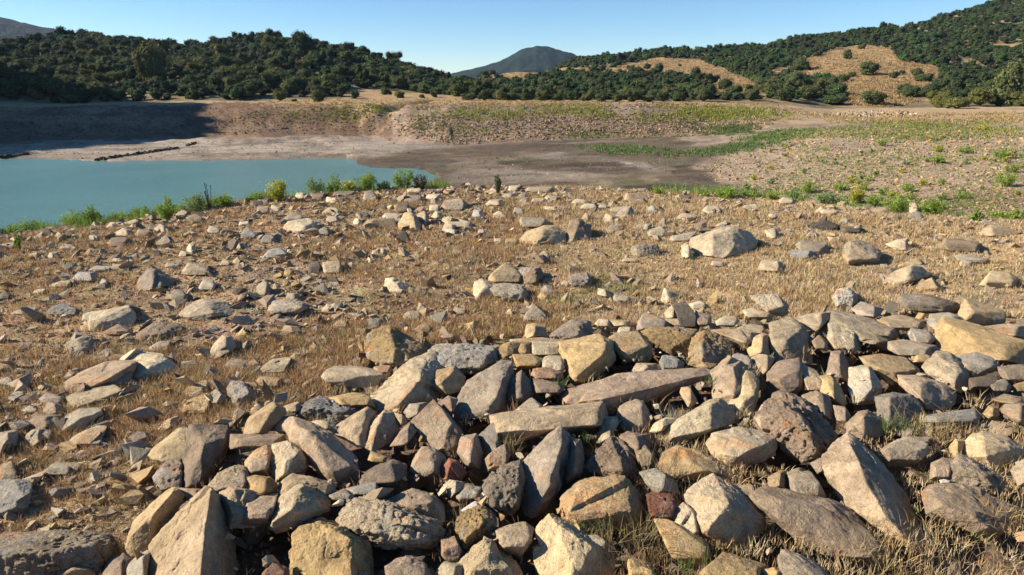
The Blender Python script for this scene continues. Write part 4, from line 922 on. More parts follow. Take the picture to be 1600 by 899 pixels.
far_stones('valley_stones', 'small pinkish stones covering the far banks of the valley', [
    ([(640, 184), (720, 176), (1230, 180), (1180, 206), (1060, 214), (830, 220), (700, 226), (620, 206)], 8500, .10, .36, np.array([.8, .7, .58])),
    ([(690, 158), (1200, 160), (1230, 170), (640, 172)], 1600, .10, .34, .8),
    ([(1095, 258), (1150, 242), (1250, 214), (1330, 200), (1600, 196), (1600, 338), (1400, 328), (1300, 310), (1180, 296), (1110, 276)], 13000, .06, .34, np.array([.95, .85, .72])),
    ([(1300, 176), (1420, 172), (1430, 182), (1330, 184)], 350, .2, .6, 1.),
    ([(0, 168), (620, 168), (640, 205), (240, 214), (0, 220)], 5000, .06, .30, .5), ([(560, 246), (720, 230), (1060, 216), (1180, 222), (1085, 262), (1120, 285), (690, 285)], 2500, .03, .14, .5), ([(0, 226), (600, 214), (715, 231), (600, 243), (0, 252)], 1800, .04, .18, .55),
    ([(740, 240), (1000, 240), (1090, 262), (700, 290)], 500, .05, .25, .8)])
# the ruined line of dark stones on the far shore
pl = []
for a, b_, n_, wd in [((150, 251), (278, 232), 260, .8), ((292, 229), (306, 224), 40, .4), ((0, 247), (45, 241), 70, .6)]:
    u = rng.random(n_); qx = a[0]+(b_[0]-a[0])*u+rng.normal(0, wd, n_); qy = a[1]+(b_[1]-a[1])*u+rng.normal(0, wd*.7*(1.3-u), n_); pl.append(hit(qx, qy))
for P_, (lb, nmn) in zip(pl, [('long tapering row of dark stones running into the turquoise lake from the far shore', 'stone_row'), ('short dark stone row just beyond the long tapering one', 'stone_row'), ('dark stone bank at the left end of the far shore', 'stone_row')]):
    P_ = P_[~np.isnan(P_[:, 0])]; P_[:, 2] = np.maximum(P_[:, 2], WZ)
    V, Fc, Cc = scatter('r', P_, rng.uniform(.14, .36, len(P_)), variants(6, 2, (.5, .9), 700), np.clip(stone_cols(len(P_))*.22, .015, .2)); c0 = V.mean(0); o = mesh(nmn, V-c0, Fc, M_STONES, col=Cc); o.location = c0; tag(o, lb, 'stone row', 'ruined stone rows on the far shore')
# ---------------------------------------------------------------- trees
def leaf_quads(P, Nn, size, seed, jit=.55):
    rg = np.random.default_rng(seed); n = len(P); Nn = Nn+rg.normal(0, jit, (n, 3)); Nn /= np.linalg.norm(Nn, axis=1)[:, None]
    a = np.cross(Nn, rg.normal(size=(n, 3))); a /= np.linalg.norm(a, axis=1)[:, None]; b_ = np.cross(Nn, a); s = (size*rg.uniform(.6, 1.3, n))[:, None]
    V = np.stack([P-a*s, P-b_*s*.6, P+a*s, P+b_*s*.6+Nn*s*.25], 1).reshape(-1, 3); return V, np.arange(n*4).reshape(-1, 4)
def crown(seed, nl, ls, shape=(1, 1, .8)):
    """Unit crown about 1 wide, base near z 0: many leaf faces over a set of lobes, over solid inner lobes in darker green."""
    rg = np.random.default_rng(seed); lob = [(np.array([0, 0, .33]), .36)]
    for k in range(9):
        a = rg.uniform(0, 6.28); q = rg.uniform(.12, .32); lob.append((np.array([q*math.cos(a), q*math.sin(a), rg.uniform(.08, .6)]), rg.uniform(.13, .23)))
    Ps, Ns, Cs = [], [], []; base = np.array([.082, .100, .036])
    for c, rd in lob:
        m_ = max(6, int(nl*rd**2/sum(l[1]**2 for l in lob))); d = rg.normal(size=(m_, 3)); d /= np.linalg.norm(d, axis=1)[:, None]; d[:, 2] = np.where(d[:, 2] < -.5, -d[:, 2], d[:, 2])
        k = 1+.16*noise(d*3+seed*3.1+c*9, seed); P = c+d*rd*k[:, None]*rg.uniform(.86, 1.08, (m_, 1)); Ps.append(P); Ns.append(d); tone = rg.uniform(.62, 1.45); Cs.append(np.repeat((base*tone*rg.uniform(.75, 1.3, (m_, 1)))[:, :], 4, 0))
    P = np.concatenate(Ps)*shape; V, Fq = leaf_quads(P, np.concatenate(Ns), ls, seed, .34); Cc = np.concatenate(Cs)
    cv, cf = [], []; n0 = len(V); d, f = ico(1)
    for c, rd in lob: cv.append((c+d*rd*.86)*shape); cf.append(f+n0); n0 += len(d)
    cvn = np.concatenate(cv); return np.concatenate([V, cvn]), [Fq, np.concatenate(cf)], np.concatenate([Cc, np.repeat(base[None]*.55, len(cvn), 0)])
HI = [crown(20+k, 900, .028, (1, 1, [.95, .8, 1.1, .7, 1.0, .85][k])) for k in range(6)]
LO = [crown(40+k, 150, .062, (1, 1, [.95, .8, 1.05, .75][k])) for k in range(4)]
HIM = []
for V, f, c in HI: o = mesh('crown', V, f, M_LEAF, col=c, link=False); HIM.append(o.data)
def trunk_mesh():
    V, Fs = [], []
    def tube(p0, p1, r0, r1):
        p0, p1 = np.array(p0), np.array(p1); n0 = len(V); 
        for p, r_ in ((p0, r0), (p1, r1)):
            for k in range(6): V.append(p+[r_*math.cos(k*1.047), r_*math.sin(k*1.047), 0])
        for k in range(6): Fs.append([n0+k, n0+(k+1) % 6, n0+6+(k+1) % 6, n0+6+k])
    tube((0, 0, -.08), (.01, .01, .2), .045, .03)
    for k in range(4): a = k*1.6; tube((.01, .01, .17), (.22*math.cos(a), .22*math.sin(a), .45), .026, .01)
    return mesh('trunk', V, np.array(Fs), M_BARK, col=np.tile([.10, .075, .055], (len(V), 1)), link=False).data
TRM = trunk_mesh()
HAND = [(1134, 140, 32, 'lone round bush on the golden slope left of the central bush belt'), (1082, 156, 15, ''), (1170, 152, 12, ''), (1323, 85, 17, 'upper of two small bushes touching each other on the golden knoll'), (1323, 93, 18, 'lower of two small bushes touching each other on the golden knoll'), (1347, 77, 16, 'small bush at the top edge of the golden knoll'),
        (1357, 117, 38, 'large round bush in the middle of the golden field'), (1397, 122, 20, 'low bush just right of the large round bush in the golden field'), (1410, 117, 11, ''), (1303, 164, 46, 'low wide bush at the foot of the golden field, left one'), (1364, 165, 48, 'low wide bush standing alone at the foot of the golden field beside the stony cutting'), (1252, 110, 36, 'wide bush on the upper left edge of the golden field'),
        (1420, 152, 34, ''), (1446, 152, 34, ''), (1465, 168, 40, ''), (1495, 170, 44, ''), (1530, 166, 44, ''), (1205, 150, 36, ''), (1228, 158, 44, ''), (1262, 156, 44, ''), (1240, 138, 38, ''), (1215, 132, 30, ''), (1275, 142, 30, ''), (1300, 133, 24, ''), (1318, 128, 22, ''), (1331, 121, 17, ''), (1482, 131, 30, ''), (1441, 128, 30, ''), (1432, 120, 22, ''), (1570, 164, 60, 'tall brownish-green tree at the right edge foot of the hill'),
        (498, 159, 34, 'dark round bush at the foot of the left hill beside the bare slope'), (531, 151, 33, 'round bush second from the left on the bare slope between the hills'), (555, 154, 18, 'small round bush just right of the round bush on the bare slope'), (460, 159, 11, ''), (438, 158, 27, ''), (603, 148, 22, ''), (624, 153, 20, ''), (659, 153, 12, 'tiny round bush alone on the bare slope between the hills'), (678, 152, 14, ''), (733, 157, 26, ''), (757, 157, 26, ''), (783, 157, 28, ''),
        (800, 157, 22, ''), (822, 158, 26, ''), (846, 158, 26, ''), (870, 158, 28, ''), (894, 158, 26, ''), (918, 158, 26, ''), (940, 159, 26, ''), (965, 159, 24, ''), (990, 159, 26, ''), (1012, 159, 26, ''), (1036, 159, 26, ''), (1060, 158, 26, ''), (1085, 150, 22, ''), (1100, 152, 20, ''),
        (985, 112, 15, ''), (1000, 113, 18, ''), (1012, 108, 14, ''), (1062, 104, 8, 'tiny lone bush on the big golden knoll in the middle distance'), (240, 132, 60, 'tall paler feathery tree rising out of the dark left-hand wood'), (475, 92, 44, 'tall broad tree standing above the wood on the right part of the left hill'), ]
tx, ty, tw, tlab = [], [], [], []
for px, py, w_, lb in HAND:
    h = hit(px, py)[0]
    if np.isnan(h[0]): continue
    tx.append(h[0]); ty.append(h[1]); tw.append(w_*(h[1]*cP-(h[2]-EYE)*sP)/F*1.08); tlab.append(lb)
nh = len(tx); cell = {}
def free(x, y, d):
    i, j = int(x//8), int(y//8)
    for a in (-1, 0, 1):
        for b_ in (-1, 0, 1):
            for (u, v, e) in cell.get((i+a, j+b_), ()):
                if (u-x)**2+(v-y)**2 < (.5*(d+e))**2: return False
    return True
for x, y, w_ in zip(tx, ty, tw): cell.setdefault((int(x//8), int(y//8)), []).append((x, y, w_*.8))
cr = random.Random(5); N = 110000
ang = np.radians(rng.uniform(-74, 47, N)); rr = np.sqrt(rng.uniform(145**2, 600**2, N)); X = rr*np.sin(ang); Y = rr*np.cos(ang); td = np.degrees(ang)
hf = np.interp(td, HF[:, 0], HF[:, 1]); rd = np.interp(td, RIDGE[:, 0], RIDGE[:, 1]); Z = height(X, Y); px, py, dd_ = project(np.stack([X, Y, Z], -1))
ok = (rr > hf+1) & (rr < rd+22)
fj = n2(X, Y, 16, 141, 3)
for P in FIELDS: ok &= ~(inpoly(px+4*fj, py+1.5*fj, P) & (rng.random(N) > .0015*(n2(X, Y, 12, 143) > .1)))
ok &= ~((px > 1115) & (px < 1560) & (py > 158)); ok &= ~((py > 152) & (px > 430) & (px < 720))
for i in np.where(ok)[0]:
    x, y = X[i], Y[i]; w_ = (2.5+4.4*cr.random()**1.5)*(1.1 if px[i] < 650 else .92)
    if px[i] > 1050 and py[i] > 90: w_ *= 1.0
    if free(x, y, w_*(.56 if px[i] < 700 else .66)): cell.setdefault((int(x//8), int(y//8)), []).append((x, y, w_*(.56 if px[i] < 700 else .66))); tx.append(x); ty.append(y); tw.append(w_); tlab.append('')
tx, ty, tw = map(np.array, (tx, ty, tw)); tz = height(tx, ty); tpx, tpy, tdd = project(np.stack([tx, ty, tz], -1)); ppw = tw*F/tdd
infr = (tpx > -20) & (tpx < 1620); score = np.where(infr, ppw, 0); score[:nh] += 100
# hide from the individual set trees that stand behind others at the same bearing
order = np.argsort(-score); NT = 300; ind = order[:NT]; rest = order[NT:]
zone_used = {}
def tree_label(px, py, w_):
    side = 'left wooded hill' if px < 640 else 'central bush belt' if px < 1110 else 'right hillside'
    band = 'foot row' if py > 140 else 'lower part' if py > 118 else 'upper part'
    return f"evergreen in the {band} of the {side}", side, band
names = ('second', 'third', 'fourth', 'fifth', 'sixth', 'seventh', 'eighth', 'ninth', 'tenth')
zones = {}
def ordw(n): return f"{n}{'th' if 10 < n % 100 < 14 else {1: 'st', 2: 'nd', 3: 'rd'}.get(n % 10, 'th')}"
for i in ind: 
    if not tlab[i]: zones.setdefault(tree_label(tpx[i], tpy[i], tw[i])[0], []).append(i)
for k, I in zones.items():
    I.sort(key=lambda i: tpx[i])
    for n_, i in enumerate(I): tlab[i] = k+(', leftmost' if n_ == 0 else f', {ordw(n_+1)} from left')
for q, i in enumerate(ind):
    e = empty('evergreen_tree', (tx[i], ty[i], tz[i]-.1)); e.rotation_euler.z = (i*2.399) % 6.283; e.scale = (tw[i], tw[i], tw[i]*(1.5 if 'tall' in tlab[i] else .62 if 'low wide' in tlab[i] else .8)); tag(e, tlab[i], 'tree', 'evergreen trees and bushes on the hills')
    c_ = bpy.data.objects.new('crown', HIM[(i*7) % 6]); C.objects.link(c_); c_.parent = e
    t_ = bpy.data.objects.new('trunk', TRM); C.objects.link(t_); t_.parent = e
Vs, Q4, T3, Cs = [], [], [], []; n0 = 0; which = rng.integers(0, 4, len(rest))
for k, (Q, (f4, f3), c_) in enumerate(LO):
    I = rest[which == k]; a = rng.uniform(0, 6.283, len(I)); ca, sa = np.cos(a)[:, None], np.sin(a)[:, None]; s_ = tw[I][:, None]
    X = (Q[None, :, 0]*ca-Q[None, :, 1]*sa)*s_+tx[I][:, None]; Y = (Q[None, :, 0]*sa+Q[None, :, 1]*ca)*s_+ty[I][:, None]; Z = Q[None, :, 2]*s_*rng.uniform(.65, 1.0, (len(I), 1))+tz[I][:, None]-.1
    Vs.append(np.stack([X, Y, Z], -1).reshape(-1, 3)); o_ = np.arange(len(I))[:, None, None]*len(Q)+n0; Q4.append((f4[None]+o_).reshape(-1, 4)); T3.append((f3[None]+o_).reshape(-1, 3)); n0 += len(I)*len(Q)
    tint = rng.uniform(.75, 1.3, (len(I), 1, 1))*(1+rng.normal(0, .13, (len(I), 1, 3))); Cs.append((c_[None]*tint).reshape(-1, 3))
tag(mesh('evergreen_woodland', np.concatenate(Vs), [np.concatenate(Q4), np.concatenate(T3)], M_LEAF, col=np.clip(np.concatenate(Cs), .005, .4)), 'dense evergreen woodland filling the hillsides behind the nearer trees', 'woodland', kind='stuff')
print('trees', len(tx))
# ---------------------------------------------------------------- green herbs
def herb(h, w_, n, seed, col, leaf=.02, up=1., stems=14):
    rg = np.random.default_rng(seed); a = rg.uniform(0, 6.283, stems); q = np.sqrt(rg.random(stems)); tip = np.stack([q*np.cos(a)*w_/2, q*np.sin(a)*w_/2, h*(1-.45*q**2)*rg.uniform(.7, 1.08, stems)], -1); rt = tip*[.25, .25, 0]
    k = rg.integers(0, stems, n); u = rg.uniform(.15, 1., n)**.7; P = rt[k]*(1-u[:, None])+tip[k]*u[:, None]+rg.normal(0, .05*w_, (n, 3))*[1, 1, .7]; P[:, 2] = np.maximum(P[:, 2], .004)
    V, f = leaf_quads(P, np.tile([0, 0, .6*up], (n, 1)), leaf, seed); cc = np.repeat(np.array(col)*rg.uniform(.65, 1.35, (n, 1))*(1+rg.normal(0, .08, (n, 3))), 4, 0)
    sv, sf = [], []; n0 = 0
    for r0, t0 in zip(rt, tip):
        for dv in ((.003, 0, 0), (-.0015, .0026, 0), (-.0015, -.0026, 0)): sv.append(r0+np.array(dv)*(1+h*2)); 
        sv.append(t0)
        sf += [[n0, n0+1, n0+3], [n0+1, n0+2, n0+3], [n0+2, n0, n0+3]]; n0 += 4
    return V, f, np.clip(cc, .005, .8), np.array(sv), np.array(sf)
GR = (.24, .33, .06); YG = (.36, .37, .05); DG = (.09, .13, .045); RD = (.27, .15, .07); BL = (.22, .29, .11)
PL = [(42, 362, 55, 24, GR, 'leftmost bright green clump on the rim, beside the lake'), (8, 366, 30, 16, DG, 'low dark green clump at the left photo edge on the rim'), (122, 352, 66, 28, GR, 'second green clump from the left on the rim'), (147, 352, 28, 34, GR, 'tall narrow tip of green beside the second clump from the left'), (187, 341, 34, 20, GR, 'small rounded green clump, third from the left on the rim'), (221, 340, 36, 22, GR, 'green clump just right of the small rounded third clump'), (262, 345, 34, 38, GR, 'upright green plant growing down over the stones on the rim'), (305, 330, 55, 26, BL, 'bluish green leggy plant with dry stalks beside the lake'), (350, 322, 42, 20, GR, 'low green clump right of the leggy plant with dry stalks'), (400, 316, 28, 16, GR, 'low green clump left of the yellow-flowered bush'), (436, 315, 40, 34, YG, 'yellow-flowered bush standing on the rim above the lake'),
      (494, 302, 34, 30, BL, 'pale green feathery plant, first right of the yellow-flowered bush'), (524, 300, 28, 32, GR, 'upright green plant, second right of the yellow-flowered bush'), (547, 300, 24, 18, YG, 'short yellow-green plant between two taller ones on the rim'), (572, 298, 36, 32, GR, 'tall feathery green plant above the lake end'), (600, 298, 26, 18, BL, 'thin bluish plant left of the densest green bush on the rim'), (632, 296, 38, 34, GR, 'densest green bush on the rim at the right tip of the lake'), (658, 296, 26, 26, RD, 'reddish dry bush right beside the densest green bush'), (778, 304, 14, 34, DG, 'dark slender thistle on the rim above the mud flat'), (31, 392, 12, 30, GR, 'small upright green sprig among stones at the left edge'), (103, 412, 8, 8, GR, 'tiny green tuft among the left-hand rubble'),
      (1026, 302, 26, 12, GR, 'low green tuft at the rim, right of centre'), (1133, 310, 40, 20, GR, 'wide green clump at the rim in front of the pebbly slope'), (1172, 309, 28, 14, GR, 'green tuft right of the wide rim clump'), (1100, 306, 18, 9, GR, 'small green tuft left of the wide rim clump'), (1206, 312, 22, 14, GR, 'compact green tuft on the rim left of the pale rim boulder'), (1237, 306, 34, 18, BL, 'grey-green clump on the slope above the pale rim boulder'), (1262, 302, 26, 20, GR, 'green clump at the foot of the pebbly slope'), (1292, 320, 40, 22, BL, 'grey-green clump behind the rim, left of the yellow-flowered one'), (1336, 318, 26, 28, YG, 'yellow-flowered clump at the foot of the pebbly slope'), (1364, 322, 26, 20, GR, 'green clump right of the yellow-flowered one behind the rim'), (1402, 330, 50, 34, GR, 'tall spreading green plant left of the slim upright stone'), (1458, 332, 44, 28, GR, 'spreading green plant right of the slim upright stone'), (1565, 338, 40, 16, GR, 'low green growth behind the rim at the right'), (1590, 336, 24, 22, GR, 'green plant at the right photo edge behind the rim'), (1420, 300, 26, 14, GR, ''), (1505, 311, 24, 14, GR, ''), (1312, 298, 24, 14, GR, ''), (1442, 290, 14, 12, YG, ''), (1570, 292, 34, 24, GR, ''), (1555, 300, 24, 18, GR, ''), (1525, 345, 20, 18, GR, ''), (1422, 288, 20, 12, GR, ''), (1470, 288, 14, 10, GR, ''), (1330, 285, 20, 10, YG, ''), (1287, 300, 20, 14, GR, ''), (1380, 305, 20, 12, GR, ''), (1350, 298, 20, 12, GR, ''),
      (1466, 255, 24, 14, GR, 'yellow-green clump midway up the pebbly slope'), (1380, 228, 20, 10, GR, ''), (1508, 240, 24, 12, GR, ''), (1563, 248, 30, 14, GR, ''), (1465, 238, 18, 12, YG, ''), (1580, 270, 24, 14, GR, ''), (1536, 205, 30, 9, YG, '')]
allp = [p for p in PL if p[0] < 1e9]; pr = random.Random(3)
for k in range(70):
    x = pr.uniform(1150, 1600); y = pr.uniform(212, 322)
    if y < 205+(1250-x)*.25 or y > 300+(x-1150)*.05: continue
    s = 4+(y-200)*.065; allp.append((x, y, s*pr.uniform(1, 1.9), s*pr.uniform(.7, 1.2), pr.choice([GR, GR, YG, BL]), ''))
cnt = 0; hused = set()
for k, (px, py, w_, h_, cc, lb) in enumerate(allp):
    h = hit(px, py)[0]; 
    if np.isnan(h[0]): continue
    if k < len(PL) and (px < 1240 or py > 328) and np.hypot(h[0], h[1]) > 13.5:
        dr = rays(px, py); tb = math.degrees(math.atan2(dr[0], dr[1])); r_ = np.interp(tb, RIM[:, 0], RIM[:, 1])+.15; h = np.array([r_*math.sin(R(tb)), r_*math.cos(R(tb)), 0.]); h[2] = float(height(h[0], h[1]))
    dep = h[1]*cP-(h[2]-EYE)*sP; W_ = w_*dep/F; Hh = h_*dep/F*1.05
    if not lb:
        bands = ('along its top edge', 'high up', 'midway', 'below the middle', 'near its foot'); colsn = ('at the left tip', 'in the left third', 'above the pale rim boulder', 'above the low rim block', 'left of centre', 'above the spreading plants', 'above the slim upright stone', 'right of centre', 'in the right third', 'at the photo edge')
        lb = f"{'broad' if w_ > 15 else 'small'} {'yellow-green' if cc == YG else 'grey-green' if cc == BL else 'green'} herb on the pebbly slope, {bands[min(4, int(max(py-205, 0)//24))]}, {colsn[min(9, int(max(px-1150, 0)//45))]}"
        if lb in hused: continue
        hused.add(lb)
    nl = int(np.clip(w_*h_*2.4, 60, 2600)); V, f, c_, sv, sf = herb(Hh, W_, nl, 900+k, cc, leaf=max(1.0*dep/F, .011), stems=10+int(w_/3))
    e = empty('green_plant', h-[0, 0, .01]); mesh('leaves', V, f, M_HERB, e, col=c_); mesh('stem', sv, sf, M_BARK, e, col=np.tile(np.array(cc)*[1.1, .8, 1.]*.8, (len(sv), 1)))
    tag(e, lb, 'plant', 'green plants along the rim and slope')
    if cc == YG and w_ > 20:      # yellow flower heads
        rg = np.random.default_rng(k); P = rg.normal(0, .3, (90, 3))*[W_, W_, 0]+[0, 0, 0]; P[:, 2] = Hh*rg.uniform(.45, 1.0, 90); V, f = leaf_quads(P*[.8, .8, 1], np.tile([0, 0, 1.], (90, 1)), .012+.7*dep/F, k); tag(mesh('flowers', V, f, M_HERB, e, col=np.tile([.55, .45, .02], (len(V), 1))), kind='stuff')
# dry flower stalks by the lake
rg = np.random.default_rng(77)
for k, (px, py, hp) in enumerate([(328, 327, 38), (314, 325, 30), (288, 322, 26), (1355, 330, 4)][:3]):
    h = hit(px, py)[0]; dep = h[1]*cP-(h[2]-EYE)*sP; H_ = hp*dep/F; V, f = [], []; n0 = 0
    for j in range(7):
        b0 = rg.normal(0, .01, 3)*[1, 1, 0]; zt = H_*rg.uniform(.5, 1) if j else H_; t0 = np.array([rg.normal(0, .10*H_), rg.normal(0, .08), zt])
        for (p, r_) in ((b0, .006), (t0, .004), (t0+[0, 0, .02], .012)):
            for a in range(3): V.append(p+[r_*math.cos(a*2.09), r_*math.sin(a*2.09), 0])
        for lv in (0, 3):
            for a in range(3): f.append([n0+lv+a, n0+lv+(a+1) % 3, n0+lv+3+(a+1) % 3, n0+lv+3+a])
        n0 += 9
    o = mesh('dry_stalks', V, np.array(f), M_BARK, col=np.tile([.10, .07, .05], (len(V), 1))); o.location = h; tag(o, ['tallest dark dry stalk rising before the lake', 'dark dry stalks just left of the tallest stalk', 'leaning dry stalks leftmost of the three by the lake'][k], 'dry plant', 'dry stalks by the lake')
# ground cover tufts across the valley
def tufts(P, hgt, wid, col, nb, seed, lean=.35, wb=.012):
    rg = np.random.default_rng(seed); n = len(P); k = np.repeat(np.arange(n), nb); m_ = len(k); a = rg.uniform(0, 6.283, m_); q = rg.random(m_)*wid[k]
    b0 = P[k]+np.stack([q*np.cos(a), q*np.sin(a), np.zeros(m_)], -1); b0[:, 2] -= .004; hh = hgt[k]*rg.uniform(.45, 1.1, m_); la = a+rg.normal(0, .7, m_); ll = hh*np.abs(rg.normal(0, lean, m_))
    t0 = b0+np.stack([ll*np.cos(la), ll*np.sin(la), hh], -1); sd_ = rg.uniform(0, 6.283, m_); wd = (wb if np.isscalar(wb) else wb[k])*rg.uniform(.6, 1.3, m_); sv = np.stack([wd*np.cos(sd_), wd*np.sin(sd_), np.zeros(m_)], -1)
    md = b0*.45+t0*.55+np.stack([-ll*.12*np.cos(la), -ll*.12*np.sin(la), hh*.06], -1)
    V = np.stack([b0-sv, b0+sv, md+sv*.7, md-sv*.7, t0], 1).reshape(-1, 3); i = np.arange(m_)[:, None]*5; q4 = i+np.array([[0, 1, 2, 3]]); t3 = i+np.array([[3, 2, 4]])
    c_ = np.repeat(np.clip(col[k]*rg.uniform(.7, 1.3, (m_, 1)), .01, .8), 5, 0); return V, q4, t3, c_
Vs, q4s, t3s, cs = [], [], [], []; n0 = 0
def add(t):
    global n0
    V, a, b_, c_ = t; Vs.append(V); q4s.append(a+n0); t3s.append(b_+n0); cs.append(c_); n0 += len(V)
def flush(name, label, mat, cat):
    global Vs, q4s, t3s, cs, n0
    tag(mesh(name, np.concatenate(Vs), [np.concatenate(q4s), np.concatenate(t3s)], mat, col=np.concatenate(cs)), label, cat, kind='stuff'); Vs, q4s, t3s, cs = [], [], [], []; n0 = 0
for poly, n, h0, cc in [([(650, 180), (690, 170), (760, 172), (1210, 174), (1240, 188), (1150, 190), (900, 184), (760, 184), (700, 188), (640, 192)], 2300, .36, (.27, .28, .06)),
                        ([(800, 166), (1200, 168), (1235, 178), (1220, 190), (1050, 188), (950, 182)], 1300, .4, (.27, .28, .06)),
                        ([(870, 208), (960, 206), (1060, 210), (1040, 215), (880, 216)], 300, .35, (.16, .20, .06)),
                        ([(905, 228), (1000, 228), (1060, 236), (1130, 232), (1190, 206), (1262, 200), (1245, 214), (1160, 240), (1060, 246), (950, 240)], 2000, .4, (.13, .19, .06)),
                        ([(1055, 200), (1110, 194), (1180, 200), (1150, 212), (1060, 208)], 900, .4, (.12, .16, .055)),
                        ([(1190, 208), (1330, 190), (1600, 190), (1600, 215), (1300, 215), (1200, 222)], 2600, .3, (.24, .25, .07)),
                        ([(1150, 240), (1330, 205), (1600, 205), (1600, 335), (1180, 300)], 3600, .26, (.20, .24, .06)),
                        ([(1010, 290), (1120, 290), (1300, 296), (1500, 312), (1500, 334), (1400, 331), (1200, 309), (1010, 295)], 1500, .28, (.11, .19, .045)),
                        ([(370, 182), (500, 180), (520, 172), (600, 166), (612, 176), (500, 186)], 500, .3, (.2, .23, .05)),
                        ([(560, 200), (660, 198), (760, 200), (820, 208), (700, 208)], 160, .35, (.16, .2, .05)),
                        ([(380, 160), (560, 156), (720, 157), (1200, 162), (1200, 168), (640, 168), (350, 166)], 2500, .25, (.42, .30, .12)),
                        ([(1200, 170), (1290, 178), (1500, 178), (1600, 175), (1600, 196), (1300, 190)], 1800, .3, (.42, .30, .14))]:
    h = hit(*poly_px(poly, n)); h = h[~np.isnan(h[:, 0])]; dd_ = np.hypot(h[:, 0], h[:, 1]); h = h[dd_ > 15]; dd_ = dd_[dd_ > 15]; kk = n2(h[:, 0], h[:, 1], 6, 131, 3) > rng.uniform(-.75, .45, len(h)); h = h[kk]; h[:, :2] += rng.normal(0, 1.3, (len(h), 2))*np.clip(dd_[kk]/100, .2, 1)[:, None]; h[:, 2] = height(h[:, 0], h[:, 1]); k = np.clip(dd_[kk]/100, .35, 1.3)
    add(tufts(h, h0*k*rng.uniform(.6, 1.2, len(h)), .35*k, np.tile(np.array(cc), (len(h), 1))*rng.uniform(.7, 1.2, (len(h), 1)), 7, 11, .5, .045*k))
for px_, n in ((np.linspace(0, 700, 800), 1), (np.linspace(1010, 1600, 500), 1)):
    th = np.array([math.degrees(math.atan2(rays(p, 320)[0], rays(p, 320)[1])) for p in px_]); r_ = np.interp(th, RIM[:, 0], RIM[:, 1])+rng.normal(.25, .25, len(th)); x_, y_ = r_*np.sin(np.radians(th)), r_*np.cos(np.radians(th)); k_ = n2(x_, y_, .9, 151) > (.0 if px_[0] < 500 else .4); x_, y_ = x_[k_], y_[k_]
    add(tufts(np.stack([x_, y_, height(x_, y_)], -1), rng.uniform(.06, .22, len(x_)), np.full(len(x_), .09), np.tile([.20, .28, .055], (len(x_), 1)), 16, 17, .5, .004))
for P_, n in ((FIELDS[1], 2500), (FIELDS[2], 4500), (FIELDS[0], 500)):
    h = hit(*poly_px(P_, n)); h = h[~np.isnan(h[:, 0])]; add(tufts(h, rng.uniform(.25, .7, len(h)), np.full(len(h), .9), np.array([.36, .25, .12])*rng.uniform(.55, 1.2, (len(h), 1)), 7, 19, .5, .10))
flush('ground_cover', 'green and yellowish weeds spread over the far banks', M_HERB, 'weeds')
# grass on the golden fields of the hill
# dry grass on the near bank
def near_grass(n, r0, r1, pw, nb, h0):
    x, y = polar(n, r0, r1, 56, pw); t = np.degrees(np.arctan2(x, y)); r = np.hypot(x, y); ins = r < np.interp(t, RIM[:, 0], RIM[:, 1])+.4
    d = n2(x, y, 1.3, 91, 3)+.6*ss(x, -.5, 1.2)+.75*(x < -.9)*(y < 3.1)+.2; d -= .6*(x < -2)*(y > 3)*ss(n2(x, y, 2.2, 93), -.2, .5)
    pl_ = pile(x, y) > .05; rt = (x > .25) & (y < 3.0)
    k = ins & (d > rng.uniform(-1.4, .6, len(x))) & ~(pl_ & (rng.random(len(x)) < np.where(rt, .62, .965))); x, y, r = x[k], y[k], r[k]
    pal = np.array([(.49, .355, .19), (.42, .28, .14), (.36, .205, .09), (.54, .43, .26), (.32, .20, .10), (.34, .32, .11)]); wi = np.where(x < .3, 0, 1)
    cidx = np.array([rng.choice(6, p=[.2, .24, .30, .10, .13, .03]) if a < .5 else rng.choice(6, p=[.34, .22, .06, .30, .05, .03]) for a in x]) if len(x) else []
    c_ = pal[cidx]; gp = (n2(x, y, .9, 95, 2)+1.1*np.exp(-((x-.9)/.9)**2-((y-5.6)/.9)**2)) > .95; c_ = np.where(gp[:, None], c_*.4+np.array([.27, .28, .09])*.6, c_)
    add(tufts(np.stack([x, y, height(x, y)+.85*pile(x, y)], -1), h0*rng.uniform(.5, 1.3, len(x))*(1+.5*np.clip(n2(x, y, .7, 97, 2), -1, 1))*np.where((x > .25) & (y < 3), .75, 1), np.full(len(x), .05), c_, nb, int(n), .65, .0004+.00036*r))
near_grass(21000, 1.6, 5, .9, 18, .052); near_grass(64000, 4, 14, 1.0, 10, .050)
flush('dry_grass', 'short dry golden grass covering the near bank between the rocks', M_GRASS, 'grass')
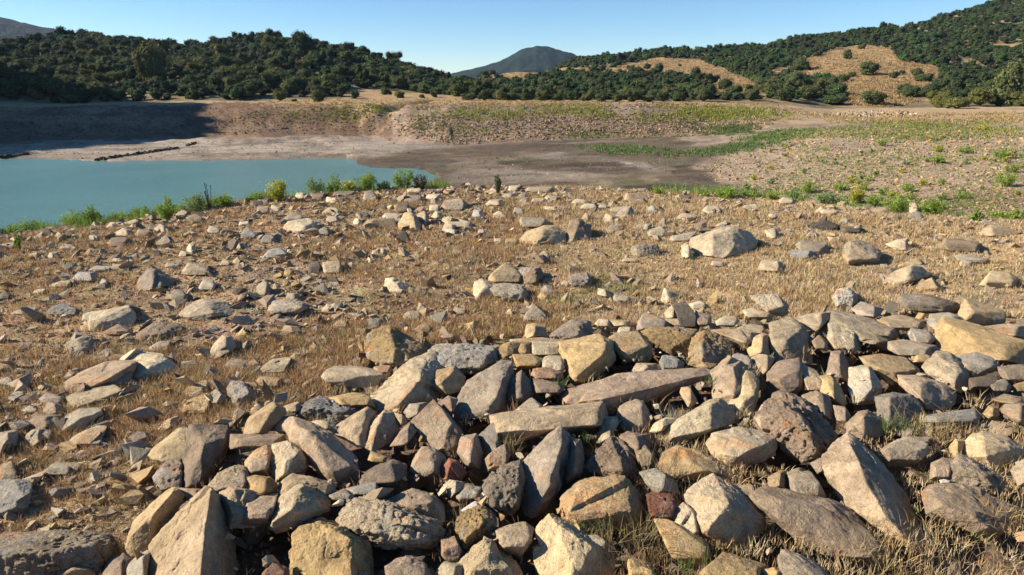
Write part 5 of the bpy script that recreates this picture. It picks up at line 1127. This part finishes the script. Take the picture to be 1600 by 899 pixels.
# wiry weeds that show singly in the pile
for k, (px, py, w_, h_, cc, lb, nb) in enumerate([(1050, 652, 46, 58, (.50, .46, .36), 'pale straw-like dry weeds standing in the centre of the pile', 60), (815, 655, 60, 40, (.40, .30, .17), 'dry wiry weed beside the tall pointed grey-pink stone', 55), (800, 700, 50, 45, (.36, .29, .14), 'tangled dry weed left of the tall pointed grey-pink stone', 60), (1395, 668, 60, 45, (.13, .18, .075), 'green spiky weed in front of the dark-fronted grey block', 110), (1350, 720, 40, 45, (.38, .26, .13), 'thin reddish weed stems before the green spiky weed', 30), (1455, 670, 80, 60, (.42, .30, .14), 'straw tangle behind the small heap at the right edge', 110), (1310, 760, 40, 34, (.14, .22, .06), 'fresh green blades above the large flat brown slab', 50), (985, 850, 130, 70, (.34, .27, .13), 'dry tangle right of the pale yellow peaked boulder', 170), (1045, 745, 60, 60, (.40, .30, .17), 'dry weeds above the brick-red crumbly stone', 90), (1430, 870, 190, 70, (.47, .35, .16), 'thick straw tuft at the bottom right corner', 260), (1090, 890, 60, 40, (.17, .23, .07), 'green and straw blades above the cracked yellow slab', 70), (925, 690, 30, 26, (.10, .16, .06), 'small dark green weed right of the tall pointed grey-pink stone', 40), (880, 600, 30, 26, (.13, .2, .07), 'small green weed under the large yellow boulder', 40), (1105, 600, 26, 30, (.14, .2, .08), 'green weed between the long purplish slab and the pointed brown slab', 40), (90, 690, 70, 44, (.42, .28, .12), 'bushy straw tuft below the stones at the left edge', 110), (930, 825, 60, 34, (.2, .25, .09), 'green-tinged weeds under the flat orange-brown slab', 80), (1540, 800, 120, 60, (.46, .33, .15), 'straw tuft below the wide purplish base slab', 160), (720, 560, 40, 26, (.42, .32, .15), 'straw wisps beside the flat pale step-like slab', 40)]):
    h = hit(px, py, surf)[0]; dep = h[1]*cP-(h[2]-EYE)*sP; n_ = max(4, nb//8); W_ = w_*dep/F
    rg = np.random.default_rng(k+50); P = np.stack([rg.normal(0, W_*.28, n_), rg.normal(0, W_*.22, n_), np.zeros(n_)], -1); P[:, 2] = surf(P[:, 0]+h[0], P[:, 1]+h[1])-h[2]
    V, a, b_, c_ = tufts(P, np.full(n_, h_*dep/F*.62*(.6 if cc[0] > .44 else 1)), np.full(n_, W_*.15), np.array(cc)*rg.uniform(.55, 1.05, (n_, 1))*(1+rg.normal(0, .08, (n_, 3))), 12, k, 1.1, .0009)
    o = mesh('dry_weed' if cc[0] > cc[1] else 'green_weed', V, [a, b_], M_GRASS, col=c_); o.location = h; tag(o, lb, 'weed', 'weeds growing in the rock pile')
# ---------------------------------------------------------------- air
hz = 2800.; hv = np.array([(x, y, z) for z in (-42., 215.) for x, y in ((-hz, -hz), (hz, -hz), (hz, hz), (-hz, hz))])
m = bpy.data.materials.new('haze'); m.use_nodes = True; n = m.node_tree; n.nodes.remove(n.nodes['Principled BSDF'])
vp = nd(n, 'ShaderNodeVolumePrincipled', {'Color': (.45, .65, 1., 1), 'Density': .00006, 'Anisotropy': .2}); n.links.new(vp.outputs[0], n.nodes['Material Output'].inputs['Volume'])
tag(mesh('haze', hv, np.array([[3, 2, 1, 0], [4, 5, 6, 7], [0, 1, 5, 4], [1, 2, 6, 5], [2, 3, 7, 6], [3, 0, 4, 7]]), m), 'thin blue haze over the whole valley', 'haze', kind='stuff')
